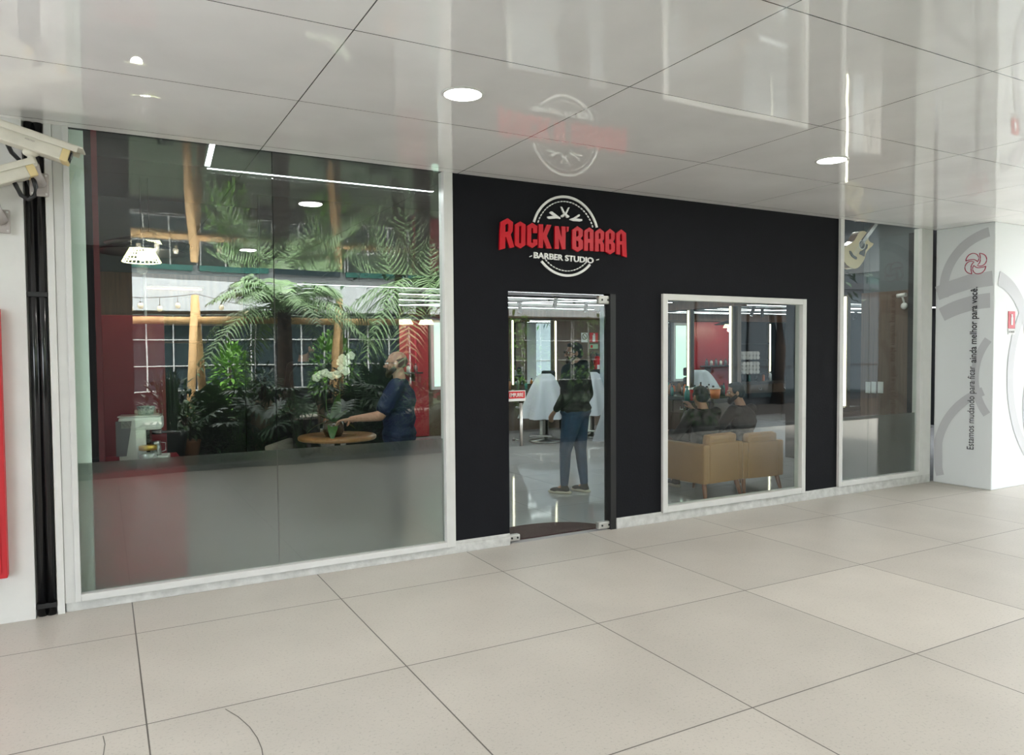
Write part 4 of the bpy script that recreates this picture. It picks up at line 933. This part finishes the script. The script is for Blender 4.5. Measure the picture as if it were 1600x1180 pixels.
# ================================================================== GARDEN ACROSS THE WALKWAY
gd = MB().box(-14, 26, -22, -5.72, -.12, -.01); struct('ground_garden', gd, soil)
struct('floor_garden_lawn', MB().box(-14, 60, -17.9, -10.6, -.012, .0), mat('garden lawn', (.05, .08, .04), .9, noise=.3, nscale=3))
struct('trim_9', MB().box(-1.3, .37, -6.35, -5.75, -.1, H), mat('pillar shade tone', (.05, .052, .055), .7))  # dark grey puts the pillar's unlit side into the colour
rnd = random.Random(11)
def palm(name, label, loc, trunk_h, nf, L, m, tr=.11, lean=0, droop=.55, group=None, leaflet=.34, nl=26, seed=1, up0=.25, shaggy=True):
    r = random.Random(seed); t = thing(name, label, 'palm', loc, 0, group)
    pts = [(lean*(k/6)**2, 0, trunk_h*k/6-.02) for k in range(7)]; MB().tube(pts, [tr*(1.25-.35*k/6) for k in range(7)], 12).build('trunk', bark, t)
    top = Vector(pts[-1])
    if shaggy:
        mb = MB()
        for k in range(60):
            a = r.uniform(0, 6.28); z = r.uniform(-.35, .05); leaf(mb, top+V(tr*.8*math.cos(a), tr*.8*math.sin(a), z), (math.cos(a), math.sin(a), .7), r.uniform(.1, .2), .035, .1, 3)
        mb.build('crown_fibre', mat('dry fibre', (.09, .055, .03), .9), t)
    mb = MB()
    for i in range(nf):
        a = 2*PI*i/nf*1.0+r.uniform(-.25, .25); e = up0+r.random()*1.1; fl = L*r.uniform(.8, 1.1)
        d = V(math.cos(a)*math.cos(e), math.sin(a)*math.cos(e), math.sin(e)); P = []
        for k in range(nl+1):
            f = k/nl; P.append(top+d*fl*f+V(0, 0, -1)*droop*fl*f*f*(1.15-math.sin(e)*.4))
        mb.tube(P[::3], [.012*(1-.8*q/(len(P[::3]))) for q in range(len(P[::3]))], 4)
        for k in range(2, nl+1):
            f = k/nl; tg = (P[k]-P[k-1]).normalized(); sd = tg.cross(V(0,0,1)).normalized(); ll = leaflet*math.sin(PI*min(.97, .15+f*.8))
            for s in (-1, 1):
                dd = (sd*s*.85+tg*.55+V(0, 0, r.uniform(-.25, .15))).normalized(); e0 = P[k]; w = .017; nw = tg*w
                tip = e0+dd*ll+V(0, 0, -ll*.35); midp = e0+dd*ll*.5+V(0, 0, -ll*.06)
                vs = [mb.bm.verts.new(q) for q in (e0-nw, e0+nw, midp+nw, tip, midp-nw)]; mb.bm.faces.new((vs[0], vs[1], vs[2], vs[4])); mb.bm.faces.new((vs[4], vs[2], vs[3]))
    mb.build('fronds', m, t); return t
def monstera(label, loc, n, R, m, seed, h=.9):
    r = random.Random(seed); t = thing('monstera', label, 'plant', loc, 0, 'monsteras by the kerb'); st = MB(); mb = MB()
    for i in range(n):
        a = r.uniform(0, 6.28); hh = h*r.uniform(.55, 1.15); rr = R*r.uniform(.3, 1); c = V(rr*math.cos(a), rr*math.sin(a), hh)
        st.tube([(0, 0, 0), c*.5+V(0, 0, .12), c], .008, 5)
        S_ = r.uniform(.22, .36); out = V(math.cos(a), math.sin(a), r.uniform(-.9, .1)).normalized(); sd = out.cross(V(0, 0, 1)).normalized(); nn = sd.cross(out)
        K = 8
        for s in (-1, 1):
            for k in range(K):                       # lobes of the split leaf
                f0 = k/K; ang = math.radians(18+f0*135); ln = S_*(.62+.38*math.sin(PI*(f0*.8+.15)))
                b0 = c+out*S_*(.75-.9*f0); dd = (out*math.cos(ang)+sd*s*math.sin(ang)).normalized(); wv = (out*math.sin(ang)-sd*s*math.cos(ang))*S_*.062
                tip = b0+dd*ln*.9-nn*ln*.15; md = b0+dd*ln*.5-wv*.2
                vs = [mb.bm.verts.new(q) for q in (b0-wv*.9, b0+wv*.9, md+wv*1.15, tip+wv*.3, tip-wv*.3, md-wv*1.15)]
                mb.bm.faces.new((vs[0], vs[1], vs[2], vs[5])); mb.bm.faces.new((vs[5], vs[2], vs[3], vs[4]))
    st.build('stems', leaf_m, t); mb.build('leaves', m, t); return t
def grass(label, loc, n, Hh, spread, m, seed, w=.014, name='grass_clump', cat='plant', pot=None, z0=0, group=None):
    r = random.Random(seed); t = thing(name, label, cat, loc, 0, group); mb = MB()
    for i in range(n):
        a = r.uniform(0, 6.28); e = r.uniform(0, 1)**.8*spread; d = (math.cos(a)*e, math.sin(a)*e, 1); L = Hh*r.uniform(.6, 1.05)
        leaf(mb, (r.uniform(-.1, .1), r.uniform(-.1, .1), z0), d, L, w, .12+e*.35, 5)
    mb.build('blades', m, t)
    if pot: MB().lathe([(.001, 0), (.17, 0), (.24, z0*.9), (.25, z0), (.22, z0), (.001, z0*.9)], 28).build('pot', pot, t)
    return t
def bush(label, loc, R, m, n, seed, lw=.045, ll=.13, name='shrub', cat='shrub', group=None, stem=True, pot=None, z0=0):
    r = random.Random(seed); t = thing(name, label, cat, loc, 0, group); mb = MB()
    for i in range(n):
        while True:
            p = V(r.uniform(-1, 1), r.uniform(-1, 1), r.uniform(-1, 1))
            if .25 < p.length < 1: break
        c = V(p.x*R[0], p.y*R[1], z0+R[2]+p.z*R[2]); leaf(mb, c, (p+V(r.uniform(-.6, .6), r.uniform(-.6, .6), r.uniform(-.2, .6))), ll*r.uniform(.7, 1.3), lw, .3, 3)
    mb.build('foliage', m, t)
    if stem:
        mb = MB()
        for k in range(5): mb.tube([(r.uniform(-.05, .05), r.uniform(-.05, .05), z0), (r.uniform(-.4, .4)*R[0], r.uniform(-.4, .4)*R[1], z0+R[2]*1.3)], [.015, .006], 6)
        mb.build('stems', bark, t)
    if pot: MB().lathe([(.001, 0), (.14, 0), (.19, z0*.9), (.2, z0), (.17, z0), (.001, z0*.9)], 28).build('pot', pot, t)
    return t
# palms
palm('feather_palm', 'feather palm with thick dark trunk in the middle of the left window reflection', (refl(445, 490, 9.4).x, -9.4, 0), refl(445, 488, 9.4).z, 26, 2.3, leaf_p, .14, droop=.75, seed=3, up0=.1, leaflet=.5, nl=30)
palm('feather_palm', 'tall feather palm at the right of the left window reflection, fronds hanging low', (refl(662, 450, 9.6).x, -9.6, 0), refl(662, 455, 9.6).z, 22, 2.4, leaf_p, .16, droop=1.1, seed=5, up0=.0, leaflet=.55, nl=30)
palm('feather_palm', 'slender palm in the garden behind the fan of dark leaves', (7.6, -8.6, 0), 3.4, 16, 1.7, leaf_p, .12, droop=.6, seed=8)
palm('cycad', 'low dark cycad with stiff upright fronds behind the man in blue', (4.15, -6.6, 0), .45, 26, 1.25, leaf_d, .14, droop=.12, seed=6, up0=.5, leaflet=.22)
palm('cycad', 'low cycad beside the planter kerb opposite the door', (8.9, -6.4, 0), .35, 22, 1.0, leaf_m, .12, droop=.25, seed=16, up0=.4, leaflet=.2)
for i, (x, y, n, R, h, lab) in enumerate([(2.65, -6.0, 12, .45, .95, 'left of the orchid'), (3.45, -6.05, 12, .45, 1.0, 'right of the orchid'), (1.75, -6.3, 10, .4, .95, 'near the feather palm, far left'), (5.1, -6.0, 9, .4, .75, 'below the hanging fronds')]):
    monstera(f'split-leaf monstera reflected in the left window {lab}', (x, y, 0), n, R, leaf_d, 20+i, h)
grass('tall dark grass in a large black pot, left of the log frame', (.80, -5.98, 0), 90, 1.05, .16, leaf_d, 31, .018, 'potted_grass', 'plant', pot_black, .55)
grass('spiky grass clump reflected over the man behind the door', (7.55, -6.2, 0), 110, 1.35, .5, leaf_d, 32, .014)
grass('thin spiky grass clump near the cycad opposite the small window', (10.2, -6.5, 0), 80, 1.1, .6, leaf_m, 33, .014)
grass('short arching grass at the kerb under the monsteras', (4.3, -5.95, 0), 70, .7, .8, leaf_d, 34, .016)
bush('small shrub in an orange clay pot beside black grass pot', (1.05, -6.2, 0), (.22, .22, .25), leaf_m, 120, 41, pot=pot_clay, z0=.38, name='potted_shrub', cat='plant')
bush('shrub in a tall sand-coloured pot, left of the orchid in the reflection', (2.25, -6.95, 0), (.3, .3, .3), leaf_d, 160, 42, pot=pot_sand, z0=.85, name='potted_shrub', cat='plant')
bush('shrub in a tall sand-coloured pot, directly behind the orchid in the reflection', (3.3, -6.9, 0), (.3, .3, .3), leaf_d, 160, 43, pot=pot_sand, z0=.85, name='potted_shrub', cat='plant')
sp_ = [(.9, -6.9, .5, .65), (1.5, -6.6, .5, .2), (2.1, -6.3, .4, .2), (3.1, -6.55, .45, .22), (3.9, -6.2, .4, .3), (4.9, -6.5, .5, .62), (5.6, -6.3, .5, .6), (6.3, -6.5, .55, .6), (6.9, -6.1, .4, .45), (8.2, -6.5, .5, .5), (9.5, -6.4, .6, .6), (11.4, -6.6, .7, .6)]
for i, (x, y, R, h) in enumerate(sp_):
    bush(f'dark leafy shrub in the garden bed, number {"one two three four five six seven eight nine ten eleven twelve".split()[i]} from the black pot', (x, y, 0), (R, .35, h), [leaf_d, leaf_d, leaf_m][i % 3], 420, 50+i, .05, .15, group='shrubs of the garden bed')
for i, (x, y, R, h, lab) in enumerate([(3.0, -15.5, .45, .95, 'left of the feather palm trunk'), (5.6, -15.0, .6, 1.1, 'right of the feather palm trunk'), (9.5, -12, 1.6, 1.3, 'opposite the door'), (13.5, -12.5, 1.9, 1.4, 'opposite the small window')]):
    bush(f'bright green sunlit shrub at the back of the garden {lab}', (x, y, 0), (R, .8, h), leaf_b, 700, 80+i, .09, .24, group='bright shrubs at the back')
for i, (px, py, v, L, lab) in enumerate([(330, 600, 7.2, .75, 'left'), (400, 590, 7.6, .8, 'centre'), (570, 610, 6.6, .6, 'right')]):
    p = refl(px, py, v); palm('areca_palm', f'bushy areca palm in the bed behind the glass reflection, {lab} of three', (p.x, p.y, 0), .25, 30, 1.35, leaf_m, .06, droop=.5, seed=60+i, up0=.75, leaflet=.26, nl=20, group='areca palms of the bed', shaggy=False)
# low planter wall with pale coping
pw = thing('garden_bench_wall', 'low black garden wall with pale stone top reflected in the left window', 'wall', (3.2, -8.3, 0))
MB().box(-2.6, 3.2, -.25, .2, -.01, .42).build('wall', bld_dark, pw); MB().box(-2.65, 3.25, -.28, .24, .42, .47, .008).build('coping', mat('pale stone coping', (.50, .46, .38), .7), pw)
# log swing frame
lf = thing('log_frame', 'peeled-log swing frame with two crossed leg pairs and a long beam, seen reflected', 'frame', (0, 0, 0))
def rl(px, py, v): return refl(px, py, v)
tops = []
for (px, py, bx_, lab) in ((305, 462, 301, 'a'), (530, 468, 521, 'b')):
    tp = rl(px, py, 9.9); b_ = rl(bx_, 600, 9.5); d = (b_-tp)/(tp.z-b_.z); foot = tp+d*(tp.z)
    o = MB().cyl(foot, tp, .082, .072, 18).build('log_leg', log_mat, lf); MB().cyl(tp, tp+(tp-foot).normalized()*.006, .069, n=18).build('end_grain', log_end, o)
    tp2 = tp+V(.02, -.12, -.12); ft2 = V(tp.x+.28, tp.y-1.0, 0)
    MB().cyl(ft2, tp2, .082, .072, 18).build('log_leg', log_mat, lf); tops.append(tp)
zb = tops[0].z-.47; MB().cyl((tops[0].x-2.0, tops[0].y-.13, zb), (tops[1].x+2.3, tops[1].y-.10, zb), .075, .075, 18).build('log_beam', log_mat, lf)
MB().tube([(tops[0].x+1.15, tops[0].y-.13, zb), (tops[0].x+1.12, tops[0].y-.13, zb-.5), (tops[0].x+1.1, tops[0].y-.13, .5)], .012).build('rope', white_paint, lf)
# string lights
sl = thing('string_light', 'string of hanging clear bulbs tied to the log frame, upper left reflection', 'light', (0, 0, 0))
z0 = tops[0].z+.06; cord = [V(tops[0].x-1.9+1.9*k/12, tops[0].y, z0-.02-.10*math.sin(PI*k/12)) for k in range(13)]; cord2 = [tops[0].lerp(tops[1], k/12)+V(0, 0, -.25*math.sin(PI*k/12)+.05) for k in range(13)]
MB().tube(cord, .006, 5).build('cord', black_metal, sl); MB().tube(cord2, .006, 5).build('cord', black_metal, sl)
for c, dz in [(cord[k], .10+.03*(k % 3)) for k in (1, 2, 3, 5, 6, 8, 10)]+[(cord2[k], .10) for k in (2, 4, 9, 10, 11)]:
    b_ = MB().ell(c+V(0, 0, -dz-.045), (.05, .05, .06)).build('bulb', bulb_m, sl); MB().cyl(c+V(0, 0, -dz), c, .004, n=6).cyl(c+V(0,0,-dz-.02), c+V(0,0,-dz+.03), .016, n=10).build('socket', black_metal, b_)
# building across the garden
YB = -18
pv = thing('reflection_dark_block', 'long low dark block with glass front, added to darken the small window reflection', 'building', (12.4, -10, 0))  # made-up dark block, added to keep right-hand glass reflections dark
MB().box(0, 36, -1.5, -.1, -.01, 3.5).build('wall', bld_dark, pv)
MB().box(-.1, 36.1, -1.6, .1, 3.5, 3.7).build('roof_edge', black_metal, pv)
for k in range(18):
    q = MB().box(k*2+.05, k*2+1.95, -.1, -.05, .2, 3.3).build('window', bld_glass, pv)
    if k < 12: MB().box(k*2-.03, k*2+.03, -.06, .0, .2, 3.3).box(k*2, k*2+2, -.06, -.02, 1.1, 1.14).build('window_bars', black_metal, q)
bl = thing('garden_building', 'low building across the garden with white fascia and white-framed windows', 'building', (0, YB, 0))
MB().box(-9, 60, -.5, -.3, 0, 2.85).build('wall', bld_dark, bl)
MB().box(-9, 60, -.6, .25, 2.85, 3.75, .01).build('fascia', bld_white, bl)
MB().box(-9, 60, -.8, -.5, 3.75, 6.4).build('upper_wall', mat('grey upper storey', (.16, .17, .165), .7), bl)
for k in range(26):
    x = -8.4+k*2.2
    if k % 5 == 3: MB().box(x+.05, x+2.1, -.28, -.1, 0, 2.8).build('door_panel', maroon if k == 8 else bld_teal, bl); continue
    wnd = MB().box(x, x+2.1, -.28, -.24, .5, 2.75).build('window', bld_glass, bl); mb = MB()
    for q in range(4): mb.box(x+.7*q-.018, x+.7*q+.018, -.24, -.18, .5, 2.75)
    for q in range(4): mb.box(x, x+2.1, -.24, -.19, .5+.75*q-.015, .5+.75*q+.015)
    mb.build('window_bars', frame_white, wnd)
for k in range(26):
    x = -8.4+k*2.2; MB().box(x, x+2.0, -.49, -.42, 4.1, 5.2).build('upper_window', bld_teal if k % 3 else bld_glass, bl)
    if k % 2 == 0: MB().box(x, x+4.1, -.45, .35, 5.5, 5.75).build('balcony', bld_white, bl); MB().box(x, x+4.1, .25, .35, 5.75, 6.4).build('balcony_front', bld_teal, bl)
# trees rising over the building and beds
for i, (x, y, hh, R, lab) in enumerate([(-1.5, -12, 5.5, 2.0, 'left'), (7.0, -13.5, 6.0, 2.3, 'middle'), (12.5, -11.5, 5.8, 2.2, 'right'), (17.5, -10, 5.5, 2.4, 'far right')]):
    r = random.Random(100+i); t = thing('garden_tree', f'broad dark garden tree across the walkway, {lab} of the four', 'tree', (x, y, 0), 0, 'trees of the garden')
    MB().tube([(0, 0, 0), (.1, .05, hh*.3), (-.05, .1, hh*.55), (.1, 0, hh*.8)], [.2, .16, .12, .06], 10).build('trunk', bark, t)
    mb = MB()
    for k in range(2600):
        c = V(r.gauss(0, .45)*R, r.gauss(0, .42)*R, hh*.85+r.gauss(0, .28)*R); leaf(mb, c, (r.uniform(-1, 1), r.uniform(-1, 1), r.uniform(-.6, .6)), .26, .12, .2, 2)
    mb.build('crown', leaf_d, t)
